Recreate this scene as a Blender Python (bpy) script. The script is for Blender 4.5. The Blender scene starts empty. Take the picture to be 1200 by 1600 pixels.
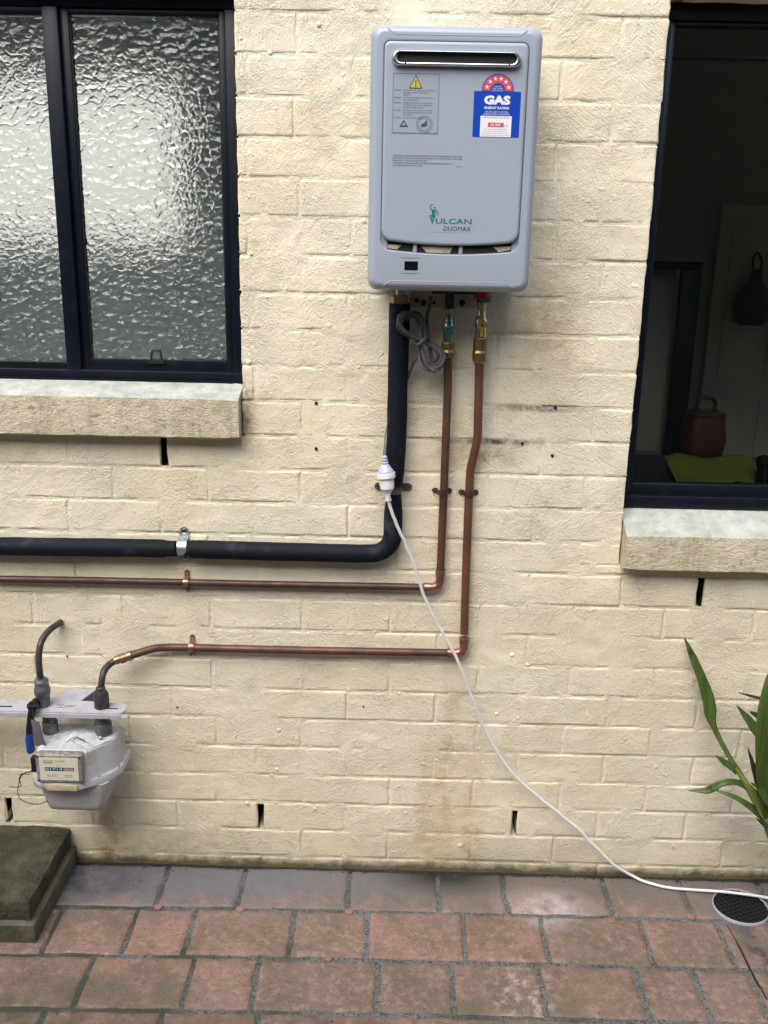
import bpy, bmesh, math, random
from mathutils import Vector, Matrix, noise
random.seed(11)
PI = math.pi
SC = bpy.context.scene
COL = SC.collection

# ------------------------------------------------------------------ camera
FPX, PITCH, YAW, ROLL, DIST, EYE = 1495.6, .28244464, -.0099865, .0201219, 2.313, 1.72
_f = Vector((math.sin(YAW)*math.cos(PITCH), math.cos(YAW)*math.cos(PITCH), -math.sin(PITCH)))
_r0 = Vector((math.cos(YAW), -math.sin(YAW), 0)); _u0 = _r0.cross(_f)
_r = math.cos(ROLL)*_r0 + math.sin(ROLL)*_u0
_u = -math.sin(ROLL)*_r0 + math.cos(ROLL)*_u0
EYEP = Vector((0, -DIST, EYE))
cam = bpy.data.cameras.new('camera'); cam_o = bpy.data.objects.new('camera', cam); COL.objects.link(cam_o)
m3 = Matrix((_r, _u, -_f)).transposed()
cam_o.matrix_world = Matrix.Translation(EYEP) @ m3.to_4x4()
cam.sensor_fit = 'VERTICAL'; cam.sensor_height = 36; cam.lens = 36*FPX/1600
cam.clip_start = .05; cam.clip_end = 400
SC.camera = cam_o

# ------------------------------------------------------------------ sky, sun, exposure
SUN_EL, SUN_AZ = math.radians(54), math.radians(206)      # azimuth clockwise from +y: the light comes over the photographer's left shoulder
w = bpy.data.worlds.new('World'); SC.world = w; w.use_nodes = True
nt = w.node_tree; bg = nt.nodes['Background']
sky = nt.nodes.new('ShaderNodeTexSky'); sky.sky_type = 'NISHITA'; sky.sun_disc = False
sky.sun_elevation = SUN_EL; sky.sun_rotation = SUN_AZ
sky.air_density = 1.0; sky.dust_density = 4.0; sky.ozone_density = 1.0
nt.links.new(sky.outputs[0], bg.inputs[0]); bg.inputs[1].default_value = .125
sl = bpy.data.lights.new('sun', 'SUN'); sl.energy = 1.5; sl.angle = math.radians(54); sl.color = (1, .95, .87)
so = bpy.data.objects.new('sun', sl); COL.objects.link(so)
sdir = Vector((math.sin(SUN_AZ)*math.cos(SUN_EL), math.cos(SUN_AZ)*math.cos(SUN_EL), math.sin(SUN_EL)))
so.rotation_euler = (-sdir).to_track_quat('-Z', 'Y').to_euler()
so.location = sdir*20
SC.view_settings.view_transform = 'Standard'; SC.view_settings.look = 'None'
SC.view_settings.exposure = 0.93; SC.view_settings.gamma = 1
SC.view_settings.use_curve_mapping = False
SC.cycles.use_denoising = True
SC.cycles.max_bounces = 10

# ------------------------------------------------------------------ helpers
def W(px, py, d=0.0):
    """the point d metres in front of the wall's face on the sight line of a spot measured in the photograph"""
    r = _f + _r*((px-600)/FPX) - _u*((py-800)/FPX)
    return EYEP + r*((DIST-d)/r.y)
def G(px, py, h=0.0):
    r = _f + _r*((px-600)/FPX) - _u*((py-800)/FPX)
    return EYEP + r*((h-EYE)/r.z)

def tag(o, label=None, cat=None, group=None, kind=None):
    if label: o['label'] = label
    if cat: o['category'] = cat
    if group: o['group'] = group
    if kind: o['kind'] = kind
    return o
def thing(name, loc, label, cat, group=None, kind=None):
    o = bpy.data.objects.new(name, None); COL.objects.link(o); o.location = loc
    o.empty_display_size = .02
    return tag(o, label, cat, group, kind)
def origin(o):
    p = Vector((0, 0, 0))
    while o is not None: p += o.location; o = o.parent
    return p
def link(name, me, m, parent=None, loc=None):
    o = bpy.data.objects.new(name, me); COL.objects.link(o)
    if m is not None and not me.materials: me.materials.append(m)
    if parent is not None: o.parent = parent
    if loc is not None: o.location = loc
    return o

class MB:
    """collects shapes in world coordinates; build() links them as one mesh object under its parent"""
    def __init__(s): s.v = []; s.f = []
    def add(s, vs, fs):
        n = len(s.v); s.v += [tuple(p) for p in vs]; s.f += [tuple(i+n for i in f) for f in fs]; return s
    def box(s, x0, x1, y0, y1, z0, z1):
        return s.add([(x0,y0,z0),(x1,y0,z0),(x1,y1,z0),(x0,y1,z0),(x0,y0,z1),(x1,y0,z1),(x1,y1,z1),(x0,y1,z1)],
                     [(0,3,2,1),(4,5,6,7),(0,1,5,4),(1,2,6,5),(2,3,7,6),(3,0,4,7)])
    def loft(s, loops, cap0=True, cap1=True):
        n = len(loops[0]); base = len(s.v)
        vs = [p for l in loops for p in l]; fs = []
        for k in range(len(loops)-1):
            for i in range(n):
                j = (i+1) % n
                fs.append((k*n+i, k*n+j, (k+1)*n+j, (k+1)*n+i))
        if cap0: fs.append(tuple(reversed(range(n))))
        if cap1: fs.append(tuple((len(loops)-1)*n+i for i in range(n)))
        return s.add(vs, fs)
    def prism_y(s, poly, y0, y1):     # poly in (x, z); y0 the far end, y1 the end nearer the viewer
        return s.loft([[(x, y0, z) for x, z in poly], [(x, y1, z) for x, z in poly]])
    def prism_z(s, poly, z0, z1):
        return s.loft([[(x, y, z0) for x, y in poly], [(x, y, z1) for x, y in poly]])
    def tube(s, pts, r, seg=14, cap=True, flat=1.0, dent=0.0):
        pts = [Vector(p) for p in pts]; n = len(pts)
        rr = r if isinstance(r, (list, tuple)) else [r]*n
        if dent: rr = [q*(1+dent*noise.noise(p*17)) for q, p in zip(rr, pts)]
        t0 = (pts[1]-pts[0]).normalized()
        nrm = t0.orthogonal().normalized(); loops = []
        for i in range(n):
            t = (pts[min(i+1, n-1)]-pts[max(i-1, 0)]).normalized()
            nrm = (nrm - t*nrm.dot(t)).normalized(); b = t.cross(nrm)
            loops.append([pts[i] + nrm*(rr[i]*math.cos(a)) + b*(rr[i]*flat*math.sin(a)) for a in [2*PI*k/seg for k in range(seg)]])
        return s.loft(loops, cap, cap)
    def lathe(s, prof, p0, axis=(0,0,1), seg=24):   # prof: (distance along the axis, radius)
        ax = Vector(axis).normalized(); u = ax.orthogonal().normalized(); v = ax.cross(u); p0 = Vector(p0)
        return s.loft([[p0+ax*h+u*(r*math.cos(a))+v*(r*math.sin(a)) for a in [2*PI*k/seg for k in range(seg)]] for h, r in prof])
    def mesh(s, name, org=Vector((0,0,0)), smooth=True, bevel=0, bseg=2, angle=40):
        me = bpy.data.meshes.new(name)
        me.from_pydata([(p[0]-org[0], p[1]-org[1], p[2]-org[2]) for p in s.v], [], s.f)
        bm = bmesh.new(); bm.from_mesh(me)
        bmesh.ops.recalc_face_normals(bm, faces=bm.faces)
        if bevel:
            es = [e for e in bm.edges if len(e.link_faces) == 2 and e.calc_face_angle(0) > .5]
            bmesh.ops.bevel(bm, geom=es, offset=bevel, segments=bseg, profile=.5, affect='EDGES', clamp_overlap=True)
        bm.to_mesh(me); bm.free()
        if smooth:
            me.shade_smooth(); me.set_sharp_from_angle(angle=math.radians(angle))
        return me
    def build(s, name, m, parent=None, **k):
        org = origin(parent) if parent is not None else Vector((0,0,0))
        return link(name, s.mesh(name, org, **k), m, parent)

def catmull(P, n=8):
    P = [Vector(p) for p in P]; out = []
    for i in range(len(P)-1):
        a, b, c, d = P[max(i-1,0)], P[i], P[i+1], P[min(i+2,len(P)-1)]
        for k in range(n):
            t = k/n
            out.append(.5*((2*b)+(c-a)*t+(2*a-5*b+4*c-d)*t*t+(3*b-a-3*c+d)*t**3))
    out.append(P[-1]); return out
def fillet(P, rad, n=8):
    P = [Vector(p) for p in P]; out = [P[0]]
    for i in range(1, len(P)-1):
        a = (P[i-1]-P[i]).normalized(); b = (P[i+1]-P[i]).normalized()
        r = rad[i-1] if isinstance(rad, list) else rad
        th = a.angle(b); t = r/math.tan(th/2)
        bis = (a+b).normalized(); c = P[i]+bis*(r/math.sin(th/2))
        s0 = P[i]+a*t-c; s1 = P[i]+b*t-c; ang = s0.angle(s1)
        ax = s0.cross(s1).normalized()
        for k in range(n+1):
            out.append(c + Matrix.Rotation(ang*k/n, 3, ax) @ s0)
    out.append(P[-1]); return out
def rrect(x0, x1, z0, z1, r, n=6, m=10, sag=0.0, rb=None):
    """rounded rectangle, anticlockwise, with subdivided sides; sag bows the lower side"""
    rb = r if rb is None else rb; pts = []
    def corner(cx, cz, rr, a0):
        for k in range(n+1):
            a = a0 + PI/2*k/n; pts.append((cx+rr*math.cos(a), cz+rr*math.sin(a)))
    def side(p, q):
        for k in range(1, m): pts.append((p[0]+(q[0]-p[0])*k/m, p[1]+(q[1]-p[1])*k/m))
    corner(x0+rb, z0+rb, rb, PI); side((x0+rb, z0), (x1-rb, z0)); corner(x1-rb, z0+rb, rb, 1.5*PI)
    side((x1, z0+rb), (x1, z1-r)); corner(x1-r, z1-r, r, 0); side((x1-r, z1), (x0+r, z1)); corner(x0+r, z1-r, r, PI/2)
    side((x0, z1-r), (x0, z0+rb))
    if sag:
        cx, hw = (x0+x1)/2, (x1-x0)/2
        pts = [(x, z - sag*max(0, 1-((x-cx)/hw)**2)*(1 if z < z0+rb+1e-6 else 0)) for x, z in pts]
    return pts

# ------------------------------------------------------------------ materials
def new_mat(name):
    m = bpy.data.materials.new(name); m.use_nodes = True
    return m, m.node_tree, m.node_tree.nodes['Principled BSDF']
def N(nt, typ, **k):
    n = nt.nodes.new('ShaderNode'+typ)
    for a, b in k.items():
        if a in n.inputs.keys() if hasattr(n.inputs, 'keys') else False: n.inputs[a].default_value = b
        else: setattr(n, a, b)
    return n
def noise_n(nt, vec, scale, detail=3, rough=.55, dist=0.0):
    n = nt.nodes.new('ShaderNodeTexNoise'); n.inputs['Scale'].default_value = scale
    n.inputs['Detail'].default_value = detail; n.inputs['Roughness'].default_value = rough; n.inputs['Distortion'].default_value = dist
    nt.links.new(vec, n.inputs['Vector']); return n.outputs['Fac']
def ramp(nt, fac, a, b, lo=0.0, hi=1.0):
    n = nt.nodes.new('ShaderNodeMapRange'); n.clamp = True
    n.inputs[1].default_value = a; n.inputs[2].default_value = b; n.inputs[3].default_value = lo; n.inputs[4].default_value = hi
    nt.links.new(fac, n.inputs[0]); return n.outputs[0]
def math_n(nt, op, a, b=None):
    n = nt.nodes.new('ShaderNodeMath'); n.operation = op
    for i, v in enumerate((a, b)):
        if v is None: continue
        if isinstance(v, (int, float)): n.inputs[i].default_value = v
        else: nt.links.new(v, n.inputs[i])
    return n.outputs[0]
def mixc(nt, fac, a, b):
    n = nt.nodes.new('ShaderNodeMix'); n.data_type = 'RGBA'
    for sock, v in ((n.inputs[0], fac), (n.inputs[6], a), (n.inputs[7], b)):
        if isinstance(v, (int, float)): sock.default_value = v
        elif isinstance(v, (tuple, list)): sock.default_value = tuple(v)+((1,) if len(v) == 3 else ())
        else: nt.links.new(v, sock)
    return n.outputs[2]
def bump_n(nt, h, strength, dist, prev=None):
    n = nt.nodes.new('ShaderNodeBump'); n.inputs['Strength'].default_value = strength; n.inputs['Distance'].default_value = dist
    nt.links.new(h, n.inputs['Height'])
    if prev is not None: nt.links.new(prev, n.inputs['Normal'])
    return n.outputs[0]
def mapping(nt, vec, scale=(1,1,1), rot=(0,0,0), loc=(0,0,0)):
    n = nt.nodes.new('ShaderNodeMapping'); n.inputs['Scale'].default_value = scale; n.inputs['Rotation'].default_value = rot; n.inputs['Location'].default_value = loc
    nt.links.new(vec, n.inputs['Vector']); return n.outputs[0]
def mat(name, col, rough=.5, metal=0.0, col2=None, nscale=20, namt=(.4,.7), bump=None, spec=.5, rough2=None, coat=0):
    m, nt, b = new_mat(name)
    tc = nt.nodes.new('ShaderNodeTexCoord').outputs['Object']
    b.inputs['Roughness'].default_value = rough; b.inputs['Metallic'].default_value = metal
    b.inputs['Specular IOR Level'].default_value = spec; b.inputs['Coat Weight'].default_value = coat
    b.inputs['Base Color'].default_value = (*col, 1)
    if col2:
        fac = ramp(nt, noise_n(nt, tc, nscale, 5, .6), *namt)
        nt.links.new(mixc(nt, fac, col, col2), b.inputs['Base Color'])
        if rough2 is not None:
            nt.links.new(ramp(nt, fac, 0, 1, rough, rough2), b.inputs['Roughness'])
    if bump:
        nt.links.new(bump_n(nt, noise_n(nt, tc, bump[0], 4, .6), bump[1], bump[2]), b.inputs['Normal'])
    return m
def blob(nt, pos, c, s):
    """1 at c falling to 0 at the ellipsoid of half-sizes s"""
    v = mapping(nt, pos, (1/s[0], 1/s[1], 1/s[2]), (0,0,0), (-c[0]/s[0], -c[1]/s[1], -c[2]/s[2]))
    n = nt.nodes.new('ShaderNodeVectorMath'); n.operation = 'LENGTH'; nt.links.new(v, n.inputs[0])
    return ramp(nt, n.outputs['Value'], .25, 1, 1, 0)

def wall_paint(name, base=(.79,.728,.54), pale=(.83,.79,.65), deep=(.69,.61,.39), stains=True, stiple=1.0):
    m, nt, b = new_mat(name)
    pos = nt.nodes.new('ShaderNodeNewGeometry').outputs['Position']
    big = noise_n(nt, pos, 2.2, 4, .6); mid = noise_n(nt, pos, 13, 4, .65)
    c = mixc(nt, ramp(nt, big, .38, .68), base, pale)
    c = mixc(nt, ramp(nt, mid, .55, .8, 0, .55), c, deep)
    # brush strokes: stretched noise in three directions, patched together
    wob = noise_n(nt, pos, 3.5, 2)
    def stroke(ang, off):
        v = mapping(nt, mapping(nt, pos, (1,1,1), (0, ang, 0)), (30, 40, 330), (0,0,0), off)
        return noise_n(nt, v, 1.0, 4, .65, .4)
    s1, s2, s3 = stroke(.85, (3,0,1)), stroke(-.62, (7,0,2)), stroke(1.35, (1,0,9))
    pick = noise_n(nt, pos, 4.3, 1)
    mx = nt.nodes.new('ShaderNodeMix'); mx.data_type = 'FLOAT'
    nt.links.new(ramp(nt, pick, .46, .54), mx.inputs[0]); nt.links.new(s1, mx.inputs[2]); nt.links.new(s2, mx.inputs[3])
    mx2 = nt.nodes.new('ShaderNodeMix'); mx2.data_type = 'FLOAT'
    nt.links.new(ramp(nt, wob, .52, .6), mx2.inputs[0]); nt.links.new(mx.outputs[0], mx2.inputs[2]); nt.links.new(s3, mx2.inputs[3])
    fine = noise_n(nt, pos, 250, 3, .7)
    dab = noise_n(nt, pos, 95, 3, .6, .4)
    rough_patch = ramp(nt, noise_n(nt, pos, 6.5, 3, .6), .38, .66, .35, 1.25)
    lump = ramp(nt, noise_n(nt, pos, 48, 2, .5, .3), .63, .80)
    h = math_n(nt, 'MULTIPLY', math_n(nt, 'MULTIPLY', mx2.outputs[0], 1.0), ramp(nt, noise_n(nt, pos, 5.1, 2), .35, .6, .25, 1.0))
    h = math_n(nt, 'ADD', h, math_n(nt, 'MULTIPLY', math_n(nt, 'MULTIPLY', fine, 1.0*stiple), rough_patch))
    h = math_n(nt, 'ADD', h, math_n(nt, 'MULTIPLY', math_n(nt, 'MULTIPLY', dab, .85*stiple), rough_patch))
    h = math_n(nt, 'ADD', h, math_n(nt, 'MULTIPLY', lump, .45))
    nt.links.new(bump_n(nt, h, 1.0, .0042), b.inputs['Normal'])
    if stains:
        rag = noise_n(nt, pos, 26, 4, .65)
        def stain(c, cen, size, col, amt):
            f = math_n(nt, 'MULTIPLY', blob(nt, pos, cen, size), ramp(nt, rag, .3, .62))
            return mixc(nt, math_n(nt, 'MULTIPLY', f, amt), c, col)
        c = stain(c, (.165, 0, .30), (.042, .3, .50), (.52,.38,.17), .6)
        c = stain(c, (.118, 0, .16), (.05, .3, .30), (.55,.42,.2), .6)
        c = stain(c, (.235, 0, .10), (.05, .3, .5), (.52,.38,.17), .6)
        c = stain(c, (-.775, 0, .09), (.055, .3, .2), (.36,.17,.05), .8)
        c = stain(c, (-.60, 0, .05), (.30, .3, .10), (.33,.25,.10), .35)
        c = stain(c, (.35, 0, 1.50), (.12, .3, .16), (.44,.30,.12), .5)  # browner patch right of the heater's lower corner
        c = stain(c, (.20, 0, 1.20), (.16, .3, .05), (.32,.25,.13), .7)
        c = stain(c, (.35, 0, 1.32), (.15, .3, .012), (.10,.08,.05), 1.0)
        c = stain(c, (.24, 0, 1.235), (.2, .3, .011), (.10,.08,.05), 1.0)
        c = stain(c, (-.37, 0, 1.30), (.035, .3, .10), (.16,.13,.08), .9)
        # grime where the wall meets the paving
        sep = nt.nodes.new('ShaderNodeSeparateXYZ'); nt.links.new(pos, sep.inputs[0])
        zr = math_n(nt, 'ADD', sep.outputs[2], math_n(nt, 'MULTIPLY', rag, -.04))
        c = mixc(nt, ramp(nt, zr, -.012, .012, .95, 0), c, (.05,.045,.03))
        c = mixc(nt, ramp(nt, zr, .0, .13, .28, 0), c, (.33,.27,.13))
    nt.links.new(c, b.inputs['Base Color'])
    b.inputs['Roughness'].default_value = .62; b.inputs['Specular IOR Level'].default_value = .35
    return m
M = {}
M['paint'] = wall_paint('cream_masonry_paint')
def sill_mat():
    m, nt, b = new_mat('weathered_sill_render')
    pos = nt.nodes.new('ShaderNodeNewGeometry').outputs['Position']
    nrm = nt.nodes.new('ShaderNodeNewGeometry').outputs['Normal']
    n1 = noise_n(nt, pos, 16, 5, .65)
    c = mixc(nt, ramp(nt, n1, .35, .7), (.66,.60,.45), (.50,.455,.325))
    strk = noise_n(nt, mapping(nt, pos, (22, 10, 2.0)), 1, 5, .75)
    c = mixc(nt, ramp(nt, strk, .48, .72, 0, .6), c, (.27,.24,.15))
    c = mixc(nt, ramp(nt, noise_n(nt, pos, 60, 3), .55, .72, 0, .6), c, (.20,.20,.11))
    top = mixc(nt, ramp(nt, noise_n(nt, pos, 22, 5, .7), .36, .66), (.53,.555,.52), (.31,.345,.335))
    sep = nt.nodes.new('ShaderNodeSeparateXYZ'); nt.links.new(nrm, sep.inputs[0])
    c = mixc(nt, ramp(nt, math_n(nt, 'ADD', sep.outputs[2], math_n(nt, 'MULTIPLY', noise_n(nt, pos, 70, 3), .3)), .62, .98), c, top)     # the sloping top lost its paint
    nt.links.new(c, b.inputs['Base Color'])
    h = math_n(nt, 'ADD', noise_n(nt, pos, 190, 4, .65), math_n(nt, 'MULTIPLY', noise_n(nt, mapping(nt, pos, (60,60,140)), 1, 3), .5))
    h = math_n(nt, 'ADD', h, noise_n(nt, pos, 45, 3))
    nt.links.new(bump_n(nt, h, 1, .004), b.inputs['Normal'])
    b.inputs['Roughness'].default_value = .8
    return m
M['sill'] = sill_mat()
M['navy'] = mat('dark_powdercoat', (.0045,.0070,.014), .36, 0, (.011,.015,.025), 30, (.5,.8), bump=(300,.06,.001), spec=.3)
M['seal'] = mat('black_rubber', (.008,.008,.010), .6)
def obscure():
    m, nt, b = new_mat('hammered_obscure_glass')
    pos = nt.nodes.new('ShaderNodeTexCoord').outputs['Object']
    v = nt.nodes.new('ShaderNodeTexVoronoi'); v.feature = 'SMOOTH_F1'; v.inputs['Scale'].default_value = 58
    v.inputs['Smoothness'].default_value = .22
    wob = nt.nodes.new('ShaderNodeVectorMath'); wob.operation = 'ADD'
    nn = nt.nodes.new('ShaderNodeTexNoise'); nn.inputs['Scale'].default_value = 30; nt.links.new(pos, nn.inputs['Vector'])
    sc = nt.nodes.new('ShaderNodeVectorMath'); sc.operation = 'SCALE'; sc.inputs['Scale'].default_value = .03
    nt.links.new(nn.outputs['Color'], sc.inputs[0])
    nt.links.new(mapping(nt, pos, (.85,.02,1.15)), wob.inputs[0]); nt.links.new(sc.outputs[0], wob.inputs[1])
    nt.links.new(wob.outputs[0], v.inputs['Vector'])
    h = math_n(nt, 'POWER', v.outputs['Distance'], 1.4)
    h = math_n(nt, 'ADD', math_n(nt, 'MULTIPLY', h, 1.25), math_n(nt, 'MULTIPLY', noise_n(nt, pos, 24, 2), .22))
    h = math_n(nt, 'ADD', h, math_n(nt, 'MULTIPLY', noise_n(nt, pos, 260, 2), .10))
    nt.links.new(bump_n(nt, h, 1, .0037), b.inputs['Normal'])
    b.inputs['Base Color'].default_value = (.86,.91,.91,1); b.inputs['Roughness'].default_value = .19
    b.inputs['Transmission Weight'].default_value = 1; b.inputs['IOR'].default_value = 1.5
    return m
M['obscure'] = obscure()
def clear():
    m, nt, b = new_mat('clear_window_glass')
    out = nt.nodes['Material Output']
    tr = nt.nodes.new('ShaderNodeBsdfTransparent'); tr.inputs[0].default_value = (.86,.89,.88,1)
    gl = nt.nodes.new('ShaderNodeBsdfGlossy'); gl.inputs['Roughness'].default_value = .01
    fr = nt.nodes.new('ShaderNodeFresnel'); fr.inputs[0].default_value = 1.45
    mx = nt.nodes.new('ShaderNodeMixShader')
    nt.links.new(fr.outputs[0], mx.inputs[0]); nt.links.new(tr.outputs[0], mx.inputs[1]); nt.links.new(gl.outputs[0], mx.inputs[2])
    nt.links.new(mx.outputs[0], out.inputs[0]); return m
M['clear'] = clear()
M['heater'] = mat('grey_enamel', (.318,.370,.447), .34, 0, (.328,.380,.457), 5, (.3,.7), bump=(500,.03,.0005), coat=.15)
M['chrome'] = mat('polished_steel', (.66,.68,.66), .27, 1)
M['brand'] = mat('grey_brand_film', (.322,.374,.451), .34, coat=.15)
M['black'] = mat('matt_black', (.006,.006,.007), .6)
M['foam'] = mat('black_insulation_foam', (.004,.0065,.014), .7, 0, (.045,.050,.060), 16, (.56,.80), bump=(140,.25,.0015), spec=.22)
M['copper'] = mat('tarnished_copper', (.098,.055,.047), .45, .4, (.050,.033,.030), 22, (.35,.68), rough2=.6, bump=(120,.12,.0006))
M['copper_b'] = mat('reddish_copper_pipe', (.128,.062,.052), .46, .38, (.062,.040,.036), 18, (.38,.7), rough2=.6, bump=(120,.1,.0006))
M['copper_v'] = mat('brown_copper', (.150,.078,.046), .45, .4, (.075,.043,.032), 16, (.36,.68), rough2=.6, bump=(120,.1,.0006))
M['copper_w'] = mat('warm_brown_copper', (.195,.088,.055), .45, .4, (.105,.055,.04), 13, (.36,.68), rough2=.6, bump=(120,.1,.0006))
M['copper_new'] = mat('bright_copper_joint', (.40,.235,.18), .34, .85, (.16,.08,.06), 60, (.45,.7), rough2=.5)
M['brass'] = mat('brass', (.50,.36,.15), .32, .95, (.22,.16,.075), 45, (.4,.72), rough2=.55)
M['nickel'] = mat('nickel_plate', (.60,.58,.54), .24, 1, (.4,.38,.34), 60, (.5,.75))
M['zinc'] = mat('galvanised_steel', (.55,.60,.64), .33, .9, (.32,.34,.36), 50, (.4,.7), rough2=.55)
M['oldzinc'] = mat('weathered_strap_steel', (.20,.17,.155), .5, .6, (.10,.08,.07), 60, (.4,.7))
M['white_pl'] = mat('white_plastic', (.74,.75,.77), .35, 0, (.62,.63,.64), 40, (.5,.8))
M['grey_pl'] = mat('pale_blue_grey_plastic', (.42,.47,.60), .4)
M['grey_cord'] = mat('grey_flex', (.085,.088,.095), .5, 0, (.055,.055,.06), 60)
M['green_pl'] = mat('green_handle', (.01,.16,.11), .35)
M['yellow_pl'] = mat('yellow_handle', (.55,.32,.02), .4)
M['red_pl'] = mat('red_cap', (.35,.015,.04), .4)
M['plate'] = mat('cream_coated_steel', (.55,.50,.40), .45, .2, (.33,.27,.2), 50, (.5,.7))
M['blue'] = mat('blue_print', (.006,.055,.42), .3)
M['redprint'] = mat('red_print', (.62,.09,.13), .3)
M['whiteprint'] = mat('white_print', (.78,.80,.84), .3)
M['pale_label'] = mat('clear_grey_label', (.315,.368,.440), .22, spec=.55)
M['ink'] = mat('dark_ink', (.05,.06,.08), .45)
M['ink2'] = mat('grey_ink', (.06,.075,.10), .45)
M['teal'] = mat('teal_print', (.0,.17,.17), .4)
M['navyink'] = mat('navy_print', (.02,.025,.05), .4)
M['warn'] = mat('yellow_print', (.60,.46,.04), .35)
M['led'] = mat('black_window', (.004,.005,.006), .12)
M['insul'] = mat('pale_inner_panel', (.52,.50,.36), .6, 0, (.2,.2,.17), 30)
M['meter'] = mat('grey_meter_enamel', (.47,.48,.50), .48, 0, (.28,.27,.25), 19, (.52,.74), bump=(70,.3,.0012))
M['meter_top'] = mat('flaking_white_paint', (.54,.58,.61), .6, 0, (.27,.32,.36), 60, (.45,.70), bump=(130,.9,.004))
M['meter_low'] = mat('grey_meter_base', (.42,.42,.44), .5, 0, (.33,.32,.32), 30, (.5,.8), bump=(70,.2,.001))
M['lilac'] = mat('painted_steel_bracket', (.40,.41,.47), .5, 0, (.27,.27,.31), 40, (.5,.75), bump=(80,.2,.001))
M['dial'] = mat('cream_dial', (.62,.60,.50), .4)
M['clearcase'] = mat('worn_index_case', (.30,.29,.26), .3, 0, (.16,.15,.14), 90, (.4,.6))
M['tape'] = mat('dark_tape', (.022,.020,.023), .45, 0, (.07,.055,.055), 60, bump=(150,.3,.002))
M['steel_dk'] = mat('dull_fitting', (.17,.19,.205), .5, .6, (.08,.09,.10), 50, (.4,.7), bump=(120,.2,.001))
M['blue_pl'] = mat('blue_grip', (.012,.06,.30), .4)
M['tag'] = mat('grey_tag', (.10,.095,.11), .6)
M['wire'] = mat('black_wire', (.01,.01,.012), .5)
M['oldlabel'] = mat('yellowed_label', (.52,.46,.28), .5, 0, (.4,.33,.17), 60)

def paver_mat():
    m, nt, b = new_mat('terracotta_paver')
    pos = nt.nodes.new('ShaderNodeNewGeometry').outputs['Position']
    rnd = nt.nodes.new('ShaderNodeObjectInfo').outputs['Random']
    c = mixc(nt, ramp(nt, rnd, 0, 1), (.270,.158,.132), (.180,.130,.106))
    n1 = noise_n(nt, pos, 9, 5, .62)
    c = mixc(nt, ramp(nt, n1, .42, .68, 0, .75), c, (.115,.092,.062))
    c = mixc(nt, ramp(nt, noise_n(nt, pos, 46, 4, .65), .48, .74, 0, .8), c, (.35,.25,.22))
    c = mixc(nt, ramp(nt, noise_n(nt, pos, 130, 3, .6), .54, .70, 0, .75), c, (.065,.052,.044))
    c = mixc(nt, ramp(nt, noise_n(nt, pos, 5.2, 4, .6), .50, .66, 0, .75), c, (.100,.098,.062))   # algae
    # grey cement wash along the wall, thickest on the left
    sep = nt.nodes.new('ShaderNodeSeparateXYZ'); nt.links.new(pos, sep.inputs[0])
    rag = noise_n(nt, pos, 12, 5, .7)
    yy = math_n(nt, 'ADD', sep.outputs[1], math_n(nt, 'MULTIPLY', math_n(nt, 'ADD', rag, -.5), .42))
    yy = math_n(nt, 'ADD', yy, ramp(nt, sep.outputs[0], -.6, .6, .02, -.035))
    c = mixc(nt, ramp(nt, yy, -.23, -.09, 0, .85), c, mixc(nt, ramp(nt, sep.outputs[0], -.3, .4), (.125,.135,.160), (.135,.120,.115)))
    c = mixc(nt, math_n(nt, 'MULTIPLY', ramp(nt, rag, .35, .6), blob(nt, pos, (.44, -.15, 0), (.16, .10, .2))), c, (.42,.36,.37))
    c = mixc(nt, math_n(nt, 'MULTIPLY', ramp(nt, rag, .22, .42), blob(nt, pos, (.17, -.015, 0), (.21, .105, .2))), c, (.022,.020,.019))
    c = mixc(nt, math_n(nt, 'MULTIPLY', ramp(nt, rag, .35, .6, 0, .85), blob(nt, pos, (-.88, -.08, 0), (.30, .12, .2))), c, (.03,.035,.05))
    c = mixc(nt, math_n(nt, 'MULTIPLY', ramp(nt, noise_n(nt, pos, 40, 4), .5, .62), blob(nt, pos, (.33, -.46, 0), (.10, .14, .2))), c, (.36,.31,.285))
    c = mixc(nt, math_n(nt, 'MULTIPLY', ramp(nt, rag, .4, .62, 0, .8), blob(nt, pos, (.95, -.2, 0), (.22, .25, .2))), c, (.12,.115,.12))
    # damp dark streak from the drain down to the right, and a green damp corner by the step
    dv = mapping(nt, mapping(nt, pos, (1,1,1), (0,0,0), (-.955,.33,0)), (1,1,1), (0,0,1.42))
    st_ = mapping(nt, dv, (1/.30,1/.045,1))
    ln = nt.nodes.new('ShaderNodeVectorMath'); ln.operation = 'LENGTH'; nt.links.new(st_, ln.inputs[0])
    c = mixc(nt, math_n(nt, 'MULTIPLY', ramp(nt, ln.outputs['Value'], .2, 1, 1, 0), ramp(nt, noise_n(nt, pos, 22, 4, .7), .32, .6, 0, .9)), c, (.035,.036,.038))
    c = mixc(nt, math_n(nt, 'MULTIPLY', ramp(nt, rag, .35, .62, 0, .75), blob(nt, pos, (-.80, -.60, 0), (.45, .28, .2))), c, (.05,.055,.032))
    c = mixc(nt, math_n(nt, 'MULTIPLY', ramp(nt, rag, .4, .62, 0, .7), blob(nt, pos, (-.1, -.62, 0), (.55, .16, .2))), c, (.055,.055,.04))
    nt.links.new(c, b.inputs['Base Color'])
    h = math_n(nt, 'ADD', noise_n(nt, pos, 160, 4, .6), math_n(nt, 'MULTIPLY', noise_n(nt, pos, 35, 3), 1.2))
    nt.links.new(bump_n(nt, h, .8, .003), b.inputs['Normal'])
    nt.links.new(ramp(nt, n1, .3, .7, .5, .8), b.inputs['Roughness'])
    return m
M['paver'] = paver_mat()
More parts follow.
